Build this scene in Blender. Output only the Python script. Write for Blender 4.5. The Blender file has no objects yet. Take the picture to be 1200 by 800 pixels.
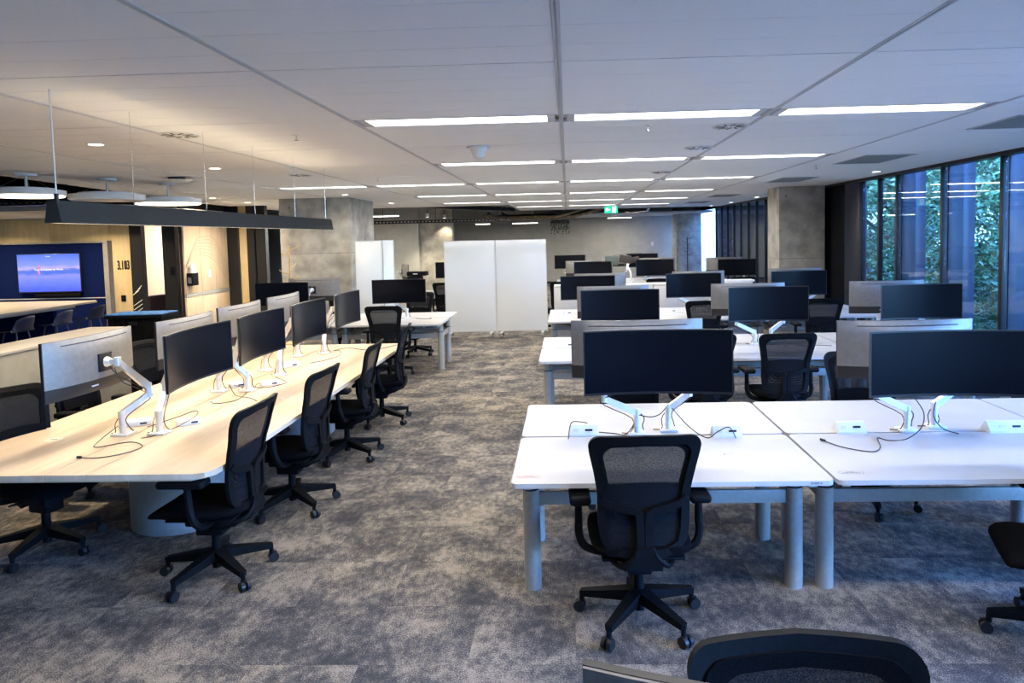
import bpy, bmesh, math, random
from mathutils import Vector, Matrix
random.seed(7)
PI = math.pi
sc = bpy.context.scene
COL = sc.collection

# ------------------------------------------------------------------ camera
HC = 1.95
F, PX, PY = 800.0, 640.0, 325.0
def camera():
    yv = Vector((665.0-PX, 276.0-PY, F)).normalized()
    h = Vector((1.0, -0.0225, 0.0))
    up = h.cross(yv).normalized()
    if up.y > 0: up = -up
    xv = yv.cross(up)
    if xv.x < 0: xv = -xv
    # rows: world X,Y,Z expressed in (right, down, forward)
    right = Vector((xv.x, yv.x, up.x)); down = Vector((xv.y, yv.y, up.y)); fwd = Vector((xv.z, yv.z, up.z))
    m = Matrix(((right.x, -down.x, -fwd.x, 0.0), (right.y, -down.y, -fwd.y, 0.0),
                (right.z, -down.z, -fwd.z, HC), (0, 0, 0, 1)))
    cd = bpy.data.cameras.new('camera'); co = bpy.data.objects.new('camera', cd); COL.objects.link(co)
    cd.sensor_fit = 'HORIZONTAL'; cd.sensor_width = 36.0; cd.lens = 36.0*F/1200.0
    cd.shift_x = (600.0-PX)/1200.0; cd.shift_y = -(400.0-PY)/1200.0
    cd.clip_start = 0.05; cd.clip_end = 300
    co.matrix_world = m
    sc.camera = co
camera()

# ------------------------------------------------------------------ world, exposure
sc.view_settings.view_transform = 'Standard'; sc.view_settings.look = 'None'
sc.view_settings.gamma = 1.0; sc.view_settings.use_curve_mapping = False
sc.view_settings.exposure = 0.6
W = bpy.data.worlds.new('sky'); sc.world = W; W.use_nodes = True
wn = W.node_tree.nodes; wl = W.node_tree.links
bgn = wn['Background']
sky = wn.new('ShaderNodeTexSky'); sky.sky_type = 'NISHITA'; sky.sun_disc = False
sky.sun_elevation = math.radians(38); sky.sun_rotation = math.radians(250)
wb = wn.new('ShaderNodeMix'); wb.data_type = 'RGBA'; wb.blend_type = 'MULTIPLY'; wb.inputs[0].default_value = 1
wb.inputs[7].default_value = (0.36, 0.62, 1.20, 1)          # camera balanced for the warm lamps inside
wl.new(sky.outputs[0], wb.inputs[6]); wl.new(wb.outputs[2], bgn.inputs[0])
SKY = 6.6
bgn.inputs[1].default_value = SKY

LINEAR_W = 20.5      # watts of a ceiling strip
PENDANT_W = 48.0
def area_light(name, loc, sx, sy, watts, col, rot=(0, 0, 0), parent=None, shape='RECTANGLE', spread=None):
    l = bpy.data.lights.new(name, 'AREA'); l.shape = shape; l.size = sx; l.size_y = sy
    l.energy = watts; l.color = col
    if spread: l.spread = spread
    o = bpy.data.objects.new(name, l); COL.objects.link(o); o.location = loc; o.rotation_euler = rot
    if parent: o.parent = parent
    return o

# ------------------------------------------------------------------ materials
MATS = {}
def mat(name, col=(.5, .5, .5), rough=.5, metal=0.0, spec=.5, emit=None, es=0, alpha=1.0, trans=0.0, coat=0.0):
    m = bpy.data.materials.new(name); m.use_nodes = True
    b = m.node_tree.nodes['Principled BSDF']
    b.inputs['Base Color'].default_value = (*col, 1); b.inputs['Roughness'].default_value = rough
    b.inputs['Metallic'].default_value = metal; b.inputs['Specular IOR Level'].default_value = spec
    b.inputs['Alpha'].default_value = alpha; b.inputs['Transmission Weight'].default_value = trans
    b.inputs['Coat Weight'].default_value = coat
    if emit: b.inputs['Emission Color'].default_value = (*emit, 1); b.inputs['Emission Strength'].default_value = es
    MATS[name] = m; return m
def nodes(m): return m.node_tree.nodes, m.node_tree.links, m.node_tree.nodes['Principled BSDF']
def noise_on(m, c1, c2, scale=(1, 1, 1), ns=5.0, detail=5, lo=.35, hi=.65, bump=0.0, bscale=None, rough=.55, coords='pos'):
    n, l, b = nodes(m)
    if coords == 'pos': src = n.new('ShaderNodeNewGeometry').outputs['Position']
    else: src = n.new('ShaderNodeTexCoord').outputs['Object']
    mp = n.new('ShaderNodeMapping'); mp.inputs['Scale'].default_value = scale; l.new(src, mp.inputs[0])
    t = n.new('ShaderNodeTexNoise'); t.inputs['Scale'].default_value = ns; t.inputs['Detail'].default_value = detail
    t.inputs['Roughness'].default_value = rough
    l.new(mp.outputs[0], t.inputs['Vector'])
    r = n.new('ShaderNodeValToRGB'); r.color_ramp.elements[0].position = lo; r.color_ramp.elements[1].position = hi
    r.color_ramp.elements[0].color = (*c1, 1); r.color_ramp.elements[1].color = (*c2, 1)
    l.new(t.outputs[0], r.inputs[0]); l.new(r.outputs[0], b.inputs['Base Color'])
    if bump:
        t2 = n.new('ShaderNodeTexNoise'); t2.inputs['Scale'].default_value = bscale or ns*4; t2.inputs['Detail'].default_value = 3
        l.new(mp.outputs[0], t2.inputs['Vector'])
        bp = n.new('ShaderNodeBump'); bp.inputs['Strength'].default_value = bump; bp.inputs['Distance'].default_value = .01
        l.new(t2.outputs[0], bp.inputs['Height']); l.new(bp.outputs[0], b.inputs['Normal'])
    return m

white_lam = noise_on(mat('white_laminate', rough=.38), (.45, .45, .45), (.49, .49, .485), ns=3)
white_edge = mat('white_edge', (.70, .69, .66), .5)
grey_paint = noise_on(mat('grey_paint', rough=.42), (.30, .30, .28), (.335, .335, .315), ns=40)
white_pl = mat('white_plastic', (.74, .74, .73), .35)
alu = noise_on(mat('polished_aluminium', rough=.28, metal=.55), (.72, .73, .74), (.82, .82, .82), ns=12)
black_pl = noise_on(mat('black_plastic', rough=.58, spec=.10), (.0025, .003, .004), (.005, .006, .008), ns=60)
black_fab = noise_on(mat('black_fabric', rough=.95, spec=.06), (.002, .0022, .003), (.005, .0055, .007), ns=180, bump=.2, bscale=500)
black_met = mat('black_metal', (.008, .009, .012), .4, spec=.4)
screen_m = mat('screen_glass', (.002, .003, .006), .26, spec=.17)
bezel_m = mat('bezel', (.01, .01, .012), .35)
shell_m = noise_on(mat('silver_shell', rough=.4, metal=.3), (.185, .178, .172), (.215, .208, .20), ns=30)
shell_dk = mat('dark_shell', (.022, .021, .021), .5, spec=.25)
chrome = mat('chrome', (.7, .7, .7), .2, metal=1.0)
cable_m = mat('cable_black', (.012, .012, .014), .5)
wall_w = noise_on(mat('painted_wall', rough=.85), (.40, .39, .35), (.46, .45, .41), ns=3)
conc = noise_on(mat('concrete', rough=.8), (.26, .25, .22), (.48, .46, .41), ns=3.2, detail=12, lo=.34, hi=.64, bump=.3, bscale=30)
panel_w = noise_on(mat('ceiling_panel', rough=.8), (.86, .86, .865), (.89, .89, .90), ns=120, detail=2)
rail_w = mat('ceiling_rail', (.60, .60, .61), .7)
tile_edge = mat('void_dark', (.018, .018, .02), .9)
lamp_on = mat('lamp_diffuser', (.9, .9, .9), .6, emit=(1.0, .965, .92), es=3.2)
lamp_warm = mat('lamp_diffuser_warm', (.9, .9, .9), .6, emit=(1.0, .88, .66), es=3.0)
whiteboard_m = mat('whiteboard_gloss', (.70, .73, .73), .16, spec=.5)
board_edge = mat('board_edge', (.55, .56, .56), .4)
navy = noise_on(mat('navy_felt', rough=1.0, spec=.0), (.004, .008, .045), (.006, .012, .062), ns=60)
navy_pl = mat('navy_plastic', (.012, .02, .06), .45)
fin_m = noise_on(mat('blue_black_metal', rough=.38, metal=.2), (.020, .025, .045), (.026, .032, .055), ns=6)
felt_dk = noise_on(mat('charcoal_felt', rough=1.0, spec=.05), (.032, .031, .030), (.05, .049, .048), ns=300, bump=.3, bscale=400)
grey_panel = noise_on(mat('grey_panel', rough=.7), (.19, .185, .172), (.225, .22, .205), ns=8)
blue_pl = noise_on(mat('blue_plastic', rough=.5), (.03, .15, .42), (.05, .21, .50), ns=20)
oak = mat('pale_oak', (.55, .40, .20), .5)
purple = mat('plum_plastic', (.06, .035, .055), .55)
red_ink = mat('red_ink', (.45, .12, .1), .6)
grey_ink = mat('grey_ink', (.10, .10, .12), .6)
green_sign = mat('green_sign', (.0, .30, .20), .5, emit=(.0, .36, .24), es=.9)
white_sign = mat('white_sign', (.8, .8, .8), .5, emit=(.8, 1, .95), es=.9)

def ply_mat(name, c1, c2, rough=.42, sc_=(1.2, 9, 1.2), axis='y'):
    m = mat(name, rough=rough)
    n, l, b = nodes(m)
    g = n.new('ShaderNodeNewGeometry').outputs['Position']
    mp = n.new('ShaderNodeMapping'); mp.inputs['Scale'].default_value = sc_; l.new(g, mp.inputs[0])
    t = n.new('ShaderNodeTexNoise'); t.inputs['Scale'].default_value = 2.2; t.inputs['Detail'].default_value = 8
    t.inputs['Distortion'].default_value = .6; l.new(mp.outputs[0], t.inputs['Vector'])
    r = n.new('ShaderNodeValToRGB'); e = r.color_ramp.elements
    e[0].position = .3; e[0].color = (*c1, 1); e[1].position = .68; e[1].color = (*c2, 1)
    l.new(t.outputs[0], r.inputs[0])
    v = n.new('ShaderNodeTexVoronoi'); v.inputs['Scale'].default_value = 1.3; v.inputs['Randomness'].default_value = 1
    mp2 = n.new('ShaderNodeMapping'); mp2.inputs['Scale'].default_value = tuple(.8+.1*s for s in sc_); l.new(g, mp2.inputs[0]); l.new(mp2.outputs[0], v.inputs['Vector'])
    k = n.new('ShaderNodeValToRGB'); k.color_ramp.elements[0].position = .0; k.color_ramp.elements[1].position = .035
    k.color_ramp.elements[0].color = (.35, .30, .22, 1); k.color_ramp.elements[1].color = (1, 1, 1, 1)
    l.new(v.outputs['Distance'], k.inputs[0])
    mx = n.new('ShaderNodeMix'); mx.data_type = 'RGBA'; mx.blend_type = 'MULTIPLY'; mx.inputs[0].default_value = 1
    l.new(r.outputs[0], mx.inputs[6]); l.new(k.outputs[0], mx.inputs[7]); l.new(mx.outputs[2], b.inputs['Base Color'])
    return m
maple = ply_mat('maple_ply', (.56, .43, .30), (.67, .54, .40), sc_=(7, .9, 3))
ply_wall = ply_mat('plywood_wall', (.50, .38, .20), (.60, .47, .26), rough=.55, sc_=(5, 5, .9))
ply_edge = mat('maple_edge', (.42, .36, .24), .5)

# carpet: grey tiles, each with its own shade and its own slice of a worn cloud pattern
def carpet_mat():
    m = mat('carpet', rough=1.0, spec=.05)
    n, l, b = nodes(m)
    g = n.new('ShaderNodeNewGeometry').outputs['Position']
    def vm(op, a, bb=None):
        x = n.new('ShaderNodeVectorMath'); x.operation = op; l.new(a, x.inputs[0])
        if bb is not None:
            if isinstance(bb, tuple): x.inputs[1].default_value = bb
            else: l.new(bb, x.inputs[1])
        return x.outputs[0]
    cell = vm('FLOOR', vm('MULTIPLY', g, (2, 2, 0)))
    wn_ = n.new('ShaderNodeTexWhiteNoise'); wn_.noise_dimensions = '3D'; l.new(cell, wn_.inputs['Vector'])
    off = vm('MULTIPLY', vm('FLOOR', vm('MULTIPLY', wn_.outputs['Color'], (3, 2, 0))), (7.3, 5.9, 0))
    p = vm('ADD', g, off)
    t = n.new('ShaderNodeTexNoise'); t.inputs['Scale'].default_value = 3.1; t.inputs['Detail'].default_value = 10
    t.inputs['Roughness'].default_value = .62; t.inputs['Distortion'].default_value = .25; l.new(p, t.inputs['Vector'])
    mp = n.new('ShaderNodeMapping'); mp.inputs['Scale'].default_value = (1.5, 1, 1); l.new(p, mp.inputs[0])
    t1 = n.new('ShaderNodeTexNoise'); t1.inputs['Scale'].default_value = 17; t1.inputs['Detail'].default_value = 7
    l.new(mp.outputs[0], t1.inputs['Vector'])
    t2 = n.new('ShaderNodeTexNoise'); t2.inputs['Scale'].default_value = 150; t2.inputs['Detail'].default_value = 2
    l.new(g, t2.inputs['Vector'])
    def ma(op, a, bb):
        x = n.new('ShaderNodeMath'); x.operation = op
        for i, v in enumerate((a, bb)):
            if isinstance(v, (int, float)): x.inputs[i].default_value = v
            else: l.new(v, x.inputs[i])
        return x.outputs[0]
    t0 = n.new('ShaderNodeTexNoise'); t0.inputs['Scale'].default_value = 1.7; t0.inputs['Detail'].default_value = 8
    t0.inputs['Roughness'].default_value = .62; l.new(g, t0.inputs['Vector'])
    f = ma('ADD', ma('MULTIPLY', t.outputs[0], 1.25), ma('MULTIPLY', t1.outputs[0], .70))
    f = ma('ADD', f, ma('MULTIPLY', t0.outputs[0], .55))
    f = ma('ADD', f, ma('MULTIPLY', t2.outputs[0], 1.25))
    f = ma('ADD', f, ma('MULTIPLY', wn_.outputs['Value'], .06))
    f = ma('MULTIPLY', f, 1/3.785)
    r = n.new('ShaderNodeValToRGB'); e = r.color_ramp.elements
    e[0].position = .425; e[0].color = (.054, .055, .062, 1)
    e[1].position = .565; e[1].color = (.34, .298, .245, 1)
    x = e.new(.485); x.color = (.095, .093, .094, 1); x = e.new(.515); x.color = (.165, .150, .130, 1)
    l.new(f, r.inputs[0]); l.new(r.outputs[0], b.inputs['Base Color'])
    bp = n.new('ShaderNodeBump'); bp.inputs['Strength'].default_value = .6; bp.inputs['Distance'].default_value = .004
    l.new(t2.outputs[0], bp.inputs['Height']); l.new(bp.outputs[0], b.inputs['Normal'])
    return m
carpet = carpet_mat()

# woven mesh: thread holes by a fine checker alpha
def mesh_mat():
    m = mat('back_mesh_weave', (.007, .008, .01), .8, spec=.1)
    n, l, b = nodes(m)
    tc = n.new('ShaderNodeTexCoord')
    w = n.new('ShaderNodeTexNoise'); w.inputs['Scale'].default_value = 420; w.inputs['Detail'].default_value = 1
    l.new(tc.outputs['Object'], w.inputs['Vector'])
    r = n.new('ShaderNodeMapRange'); r.inputs[1].default_value = .35; r.inputs[2].default_value = .65
    r.inputs[3].default_value = .84; r.inputs[4].default_value = 1.0
    l.new(w.outputs[0], r.inputs[0]); l.new(r.outputs[0], b.inputs['Alpha'])
    return m
mesh_m = mesh_mat()

def glass_mat():
    m = bpy.data.materials.new('window_glass'); m.use_nodes = True
    n = m.node_tree.nodes; l = m.node_tree.links
    for x in list(n):
        if x.type != 'OUTPUT_MATERIAL': n.remove(x)
    o = [x for x in n if x.type == 'OUTPUT_MATERIAL'][0]
    t = n.new('ShaderNodeBsdfTransparent'); t.inputs[0].default_value = (.82, .90, .94, 1)
    g = n.new('ShaderNodeBsdfGlossy'); g.inputs['Roughness'].default_value = .01
    fr = n.new('ShaderNodeFresnel'); 
    bf = n.new('ShaderNodeNewGeometry'); mr = n.new('ShaderNodeMapRange')
    mr.inputs[3].default_value = 1.38; mr.inputs[4].default_value = 1/1.38
    l.new(bf.outputs['Backfacing'], mr.inputs[0]); l.new(mr.outputs[0], fr.inputs['IOR'])
    mx = n.new('ShaderNodeMixShader'); l.new(fr.outputs[0], mx.inputs[0]); l.new(t.outputs[0], mx.inputs[1]); l.new(g.outputs[0], mx.inputs[2])
    l.new(mx.outputs[0], o.inputs[0]); return m
glass = glass_mat()
leaf_m = noise_on(mat('leaf', rough=.5), (.010, .045, .020), (.13, .27, .10), ns=2.2, detail=7, lo=.36, hi=.66)
leaf_dk = noise_on(mat('leaf_indoor', rough=.5), (.01, .035, .012), (.03, .07, .02), ns=10)
bark = noise_on(mat('bark', rough=.9), (.05, .04, .03), (.10, .08, .06), ns=12)
grass_m = noise_on(mat('ground_cover', rough=.95), (.03, .06, .02), (.07, .10, .04), ns=2)

def tv_mat():
    m = mat('tv_picture', (.01, .01, .02), .3)
    n, l, b = nodes(m)
    tc = n.new('ShaderNodeTexCoord'); sp = n.new('ShaderNodeSeparateXYZ'); l.new(tc.outputs['Generated'], sp.inputs[0])
    r = n.new('ShaderNodeValToRGB'); e = r.color_ramp.elements
    e[0].position = 0; e[0].color = (.05, .09, .62, 1); e[1].position = 1; e[1].color = (.06, .15, .75, 1)
    for p, c in ((.25, (.12, .18, .85)), (.42, (.22, .24, .85)), (.5, (.06, .14, .62)), (.58, (.10, .16, .62)), (.63, (.42, .36, .72)), (.70, (.20, .26, .80))):
        x = e.new(p); x.color = (*c, 1)
    mp = n.new('ShaderNodeMapping'); mp.inputs['Scale'].default_value = (3, 1, 9); l.new(tc.outputs['Generated'], mp.inputs[0])
    t = n.new('ShaderNodeTexNoise'); t.inputs['Scale'].default_value = 1.6; t.inputs['Detail'].default_value = 6; l.new(mp.outputs[0], t.inputs['Vector'])
    a = n.new('ShaderNodeMath'); a.operation = 'MULTIPLY_ADD'; l.new(t.outputs[0], a.inputs[0]); a.inputs[1].default_value = .22
    s2 = n.new('ShaderNodeMath'); s2.operation = 'SUBTRACT'; l.new(sp.outputs['Z'], s2.inputs[0]); s2.inputs[1].default_value = .11
    l.new(s2.outputs[0], a.inputs[2]); l.new(a.outputs[0], r.inputs[0])
    l.new(r.outputs[0], b.inputs['Emission Color']); b.inputs['Emission Strength'].default_value = .95
    return m
tv_m = tv_mat()
tv_white = mat('tv_white', (.1, .1, .1), .5, emit=(.8, .82, 1), es=1.0)
tv_red = mat('tv_red', (.1, .1, .1), .5, emit=(.7, .12, .12), es=.8)

# ------------------------------------------------------------------ mesh helpers
class MB:
    def __init__(s): s.bm = bmesh.new()
    def box(s, c, d, rot=None, bev=0.0, seg=2):
        r = bmesh.ops.create_cube(s.bm, size=1.0); vs = r['verts']
        bmesh.ops.scale(s.bm, vec=d, verts=vs)
        if bev > 0:
            es = list({e for v in vs for e in v.link_edges})
            rr = bmesh.ops.bevel(s.bm, geom=es, offset=bev, segments=seg, affect='EDGES', profile=.5)
            vs = list({v for f in rr['faces'] for v in f.verts} | {v for v in vs if v.is_valid})
        if rot is not None: bmesh.ops.rotate(s.bm, cent=(0, 0, 0), matrix=rot, verts=vs)
        bmesh.ops.translate(s.bm, vec=c, verts=vs); return s
    def span(s, x0, x1, y0, y1, z0, z1, bev=0.0):
        return s.box(((x0+x1)/2, (y0+y1)/2, (z0+z1)/2), (abs(x1-x0), abs(y1-y0), abs(z1-z0)), bev=bev)
    def cyl(s, p0, p1, r0, r1=None, seg=16):
        p0 = Vector(p0); p1 = Vector(p1); r1 = r0 if r1 is None else r1
        d = p1-p0
        m = Matrix.Translation((p0+p1)/2) @ d.to_track_quat('Z', 'Y').to_matrix().to_4x4()
        bmesh.ops.create_cone(s.bm, cap_ends=True, segments=seg, radius1=r0, radius2=r1, depth=d.length, matrix=m); return s
    def bar(s, p0, p1, w0, h0, w1=None, h1=None, upv=(0, 0, 1)):
        """box beam tapering from p0 (w0 x h0) to p1"""
        p0 = Vector(p0); p1 = Vector(p1); w1 = w0 if w1 is None else w1; h1 = h0 if h1 is None else h1
        d = (p1-p0).normalized(); sd = d.cross(Vector(upv)).normalized(); u = sd.cross(d).normalized()
        a = []
        for p, w, h in ((p0, w0, h0), (p1, w1, h1)):
            a.append([s.bm.verts.new(p+sd*w/2*i+u*h/2*j) for i, j in ((-1, -1), (1, -1), (1, 1), (-1, 1))])
        s.bm.faces.new(a[0][::-1]); s.bm.faces.new(a[1])
        for i in range(4): s.bm.faces.new((a[0][i], a[0][(i+1) % 4], a[1][(i+1) % 4], a[1][i]))
        return s
    def tube(s, pts, r, seg=6, sub=4):
        P = [Vector(p) for p in pts]
        if sub > 1 and len(P) > 2:
            Q = []
            for i in range(len(P)-1):
                a = P[max(i-1, 0)]; b = P[i]; c = P[i+1]; d = P[min(i+2, len(P)-1)]
                for k in range(sub):
                    t = k/sub
                    Q.append(.5*((2*b)+(-a+c)*t+(2*a-5*b+4*c-d)*t*t+(-a+3*b-3*c+d)*t**3))
            Q.append(P[-1]); P = Q
        rings = []
        n = Vector((0, 0, 1))
        for i, p in enumerate(P):
            d = (P[min(i+1, len(P)-1)]-P[max(i-1, 0)]).normalized()
            if abs(d.dot(n)) > .95: n = Vector((1, 0, 0)) if abs(d.x) < .9 else Vector((0, 1, 0))
            n = (n-d*n.dot(d)).normalized(); b = d.cross(n)
            rr = r[min(int(i/sub), len(r)-1)] if isinstance(r, (list, tuple)) else r
            rings.append([s.bm.verts.new(p+(n*math.cos(2*PI*k/seg)+b*math.sin(2*PI*k/seg))*rr) for k in range(seg)])
        for a, b in zip(rings, rings[1:]):
            for k in range(seg): s.bm.faces.new((a[k], a[(k+1) % seg], b[(k+1) % seg], b[k]))
        s.bm.faces.new(rings[0][::-1]); s.bm.faces.new(rings[-1]); return s
    def prism(s, poly, z0, z1):
        a = [s.bm.verts.new((x, y, z0)) for x, y in poly]; b = [s.bm.verts.new((x, y, z1)) for x, y in poly]
        n = len(poly)
        s.bm.faces.new(a[::-1]); s.bm.faces.new(b)
        for i in range(n): s.bm.faces.new((a[i], a[(i+1) % n], b[(i+1) % n], b[i]))
        return s
    def prof(s, poly, a0, a1, axis='x'):
        """extrude a polygon given in the plane across axis; x: poly=(y,z), y: poly=(x,z)"""
        f = (lambda t, p: (t, p[0], p[1])) if axis == 'x' else (lambda t, p: (p[0], t, p[1]))
        a = [s.bm.verts.new(f(a0, p)) for p in poly]; b = [s.bm.verts.new(f(a1, p)) for p in poly]
        n = len(poly); s.bm.faces.new(a[::-1]); s.bm.faces.new(b)
        for i in range(n): s.bm.faces.new((a[i], a[(i+1) % n], b[(i+1) % n], b[i]))
        return s
    def ringstrip(s, outer, inner, th):
        """closed ring between two loops of 3d points, thickened along +-y by th"""
        n = len(outer); L = []
        for loop in (outer, inner):
            for sg in (-.5, .5): L.append([s.bm.verts.new((p[0], p[1]+sg*th, p[2])) for p in loop])
        of, ob, inf, inb = L
        for i in range(n):
            j = (i+1) % n
            s.bm.faces.new((of[i], of[j], inf[j], inf[i])); s.bm.faces.new((ob[j], ob[i], inb[i], inb[j]))
            s.bm.faces.new((ob[i], ob[j], of[j], of[i])); s.bm.faces.new((inf[i], inf[j], inb[j], inb[i]))
        return s
    def ribbon(s, pts, w, th, ysurf):
        """flat strip along (x,z) points, width w in the xz plane, thickness th in y, on surface ysurf(x,z)"""
        V = []
        for i, (x, z) in enumerate(pts):
            a = pts[max(i-1, 0)]; b = pts[min(i+1, len(pts)-1)]
            dx, dz = b[0]-a[0], b[1]-a[1]; L = math.hypot(dx, dz) or 1; nx, nz = -dz/L, dx/L
            row = []
            for sg, yy in ((-1, -1), (1, -1), (1, 1), (-1, 1)):
                xx = x+nx*w/2*sg; zz = z+nz*w/2*sg
                row.append(s.bm.verts.new((xx, ysurf(xx, zz)+yy*th/2, zz)))
            V.append(row)
        for a, b in zip(V, V[1:]):
            for k in range(4): s.bm.faces.new((a[k], a[(k+1) % 4], b[(k+1) % 4], b[k]))
        s.bm.faces.new(V[0][::-1]); s.bm.faces.new(V[-1]); return s
    def mesh(s, name, m, ang=35, fix=True):
        if fix: bmesh.ops.recalc_face_normals(s.bm, faces=s.bm.faces)
        for f in s.bm.faces: f.smooth = True
        c = math.radians(ang)
        for e in s.bm.edges:
            if len(e.link_faces) == 2 and e.calc_face_angle(0) > c: e.smooth = False
        me = bpy.data.meshes.new(name); s.bm.to_mesh(me); s.bm.free()
        me.materials.append(m); return me
    def build(s, name, m, parent=None, ang=35):
        me = s.mesh(name, m, ang)
        o = bpy.data.objects.new(name, me); COL.objects.link(o)
        if parent: o.parent = parent
        return o

def inst(name, me, loc=(0, 0, 0), parent=None, rot=(0, 0, 0)):
    o = bpy.data.objects.new(name, me); COL.objects.link(o); o.location = loc; o.rotation_euler = rot
    if parent: o.parent = parent
    return o
def thing(name, label, cat, loc=(0, 0, 0), rz=0, group=None):
    o = bpy.data.objects.new(name, None); COL.objects.link(o); o.location = loc; o.rotation_euler = (0, 0, rz)
    o.empty_display_size = .1
    o['label'] = label; o['category'] = cat
    if group: o['group'] = group
    return o
def tag(o, label, cat, group=None):
    o['label'] = label; o['category'] = cat
    if group: o['group'] = group
    return o
def struct(o): o['kind'] = 'structure'; return o
def copy_tree(o, parent=None):
    c = o.copy(); COL.objects.link(c); c.parent = parent
    for ch in list(o.children): copy_tree(ch, c)
    return c
def place(proto, used, label, loc, rz, cat=None, group=None):
    o = proto if not used[0] else copy_tree(proto)
    used[0] = True
    o.location = loc; o.rotation_euler = (0, 0, rz); o['label'] = label
    if group: o['group'] = group
    elif 'group' in o: del o['group']
    return o
def text(name, body, m, size, loc, rot, parent=None, align='CENTER', ext=.001, bold=0):
    cu = bpy.data.curves.new(name, 'FONT'); cu.body = body; cu.size = size; cu.align_x = align; cu.align_y = 'CENTER'; cu.extrude = ext; cu.offset = bold
    o = bpy.data.objects.new(name, cu); COL.objects.link(o)
    dg = bpy.context.evaluated_depsgraph_get(); me = bpy.data.meshes.new_from_object(o.evaluated_get(dg))
    bpy.data.objects.remove(o); me.materials.clear(); me.materials.append(m)
    return inst(name, me, loc, parent, rot)

# ================================================================== STRUCTURE
CEIL = 2.8
WX = 5.06           # window plane
# ---- floor with carpet tiles
fl = struct(MB().span(-14, 5.3, -3, 29, -.25, -.012).build('floor', tile_edge))
tile_me = None
def tile_mesh():
    return MB().span(-.2499, .2499, -.2499, .2499, -.012, 0)
tile_me = tile_mesh().mesh('carpet_tile', carpet)
tiles = []
for i in range(-28, 11):
    for j in range(-6, 58):
        tiles.append((i*.5+.25, j*.5+.25))
def invis(x, y):
    if y < 2.2: return False
    u = 665+x/y*800
    return -20 < u < 1220
near = sorted([t for t in tiles if invis(*t)], key=lambda t: t[1]*10+abs(t[0])*.01)[:290]
nearset = set(near)
for t in near: inst('carpet_tile', tile_me, (t[0], t[1], 0), fl)
b = MB()
for x, y in tiles:
    if (x, y) in nearset: continue
    k = .2499
    v = [b.bm.verts.new(p) for p in ((x-k, y-k, -.0002), (x+k, y-k, -.0002), (x+k, y+k, -.0002), (x-k, y+k, -.0002))]
    b.bm.faces.new(v)
o = b.build('far_carpet_tiles', carpet, fl); o['kind'] = 'stuff'

# ---- ceiling: slab above, planks in rows of five between rails
cl = struct(MB().span(-14, 5.3, -3, 29, 3.6, 3.9).build('ceiling', tile_edge))
PITCH = 1.465; Y0 = 3.40 - 4*1.465      # a wide joint falls at Y0 + k*PITCH
XS = [-7.8, -6.24, -4.67, -3.11, -1.53, -.03, 1.47, 3.02, 5.00]
plank_me = {}
def plank(w):
    key = round(w, 3)
    if key not in plank_me:
        plank_me[key] = MB().box((0, 0, .012), (w, PITCH/5-.006, .022), bev=.0012, seg=1).mesh('ceiling_panel', panel_w)
    return plank_me[key]
def ceil_left(y):       # left rim of the lowered ceiling
    return -6.65-.162*(y-7.87)
LROWS = [3.40+PITCH*k for k in (1, 3, 5, 7, 9, 11, -1)]
def lamp_cols(r):
    return {0: [4, 5, 6], 1: [4, 5, 6], 2: [2, 3, 4, 5, 6], 3: [3, 4, 5, 6], 4: [3, 4, 5, 6], 5: [4, 5, 6], 6: [4, 5, 6], 7: [4, 5, 6]}[r]
lampset = set()
for r, y in enumerate(LROWS):
    for c in lamp_cols(r): lampset.add((c, round(y, 2)))
cand = []
for c in range(len(XS)-1):
    x0, x1 = XS[c], XS[c+1]
    for k in range(19):
        for s in range(5):
            y = Y0+k*PITCH; yc = y+.010+(s+.5)*(PITCH-.012)/5
            if s == 0 and (c, round(y, 2)) in lampset: continue
            if yc > 18.4 and x1 < -1.4: continue
            if yc > 22.4: continue
            rim = ceil_left(yc)
            if x1 < rim+.1: continue
            xa = max(x0, rim)
            vis = yc > 2.15 and -30 < 665+(x0+x1)/2/yc*800 < 1230
            cand.append((vis, yc, (xa+x1)/2, x1-xa-.034))
vis = sorted([c for c in cand if c[0]], key=lambda c: c[1])[:270]
for v, yc, xc, w in vis: inst('ceiling_panel', plank(w), (xc, yc, CEIL), cl)
vs = set(vis); b = MB()
for c in cand:
    if c not in vs: b.box((c[2], c[1], CEIL+.012), (c[3], PITCH/5-.003, .022))
o = b.build('far_ceiling_panels', panel_w, cl); o['kind'] = 'stuff'
b = MB()
for x in XS[1:-1]:
    y1 = 22.4 if x > -1.6 else 18.4
    ya = -2.4 if x > -5 else (7.87+(-6.65-x)/.162)
    if ya > 17: continue
    b.span(x-.016, x-.004, ya, y1, CEIL-.002, CEIL+.03); b.span(x+.004, x+.016, ya, y1, CEIL-.002, CEIL+.03); b.span(x-.005, x+.005, ya, y1, CEIL+.008, CEIL+.02)
o = b.build('ceiling_rail', rail_w, cl)
# plaster edge filling the slanted rim on the left, and the bulkheads
b = MB(); b.prism([(5.0, -2.9), (5.0, 18.4), (ceil_left(18.4), 18.4), (ceil_left(-2.9), -2.9)], CEIL+.03, CEIL+.05); b.span(-1.53, 5.3, 18.4, 22.4, CEIL+.03, CEIL+.05)
b.build('backing_board', rail_w, cl)
struct(MB().span(-1.55, 5.05, 22.4, 22.5, 2.80, 3.6).build('trim_1', wall_w))
struct(MB().span(-1.2, 5.05, 23.9, 27.9, 2.66, 2.72).build('trim_2', rail_w))
struct(MB().span(-9.4, -1.55, 18.4, 18.46, 2.80, 2.86).build('trim_3', black_met))
struct(MB().span(-14, -7.0, 10.6, 13.72, 2.53, 2.60).build('trim_4', wall_w))       # low soffit above the screen wall

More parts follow.
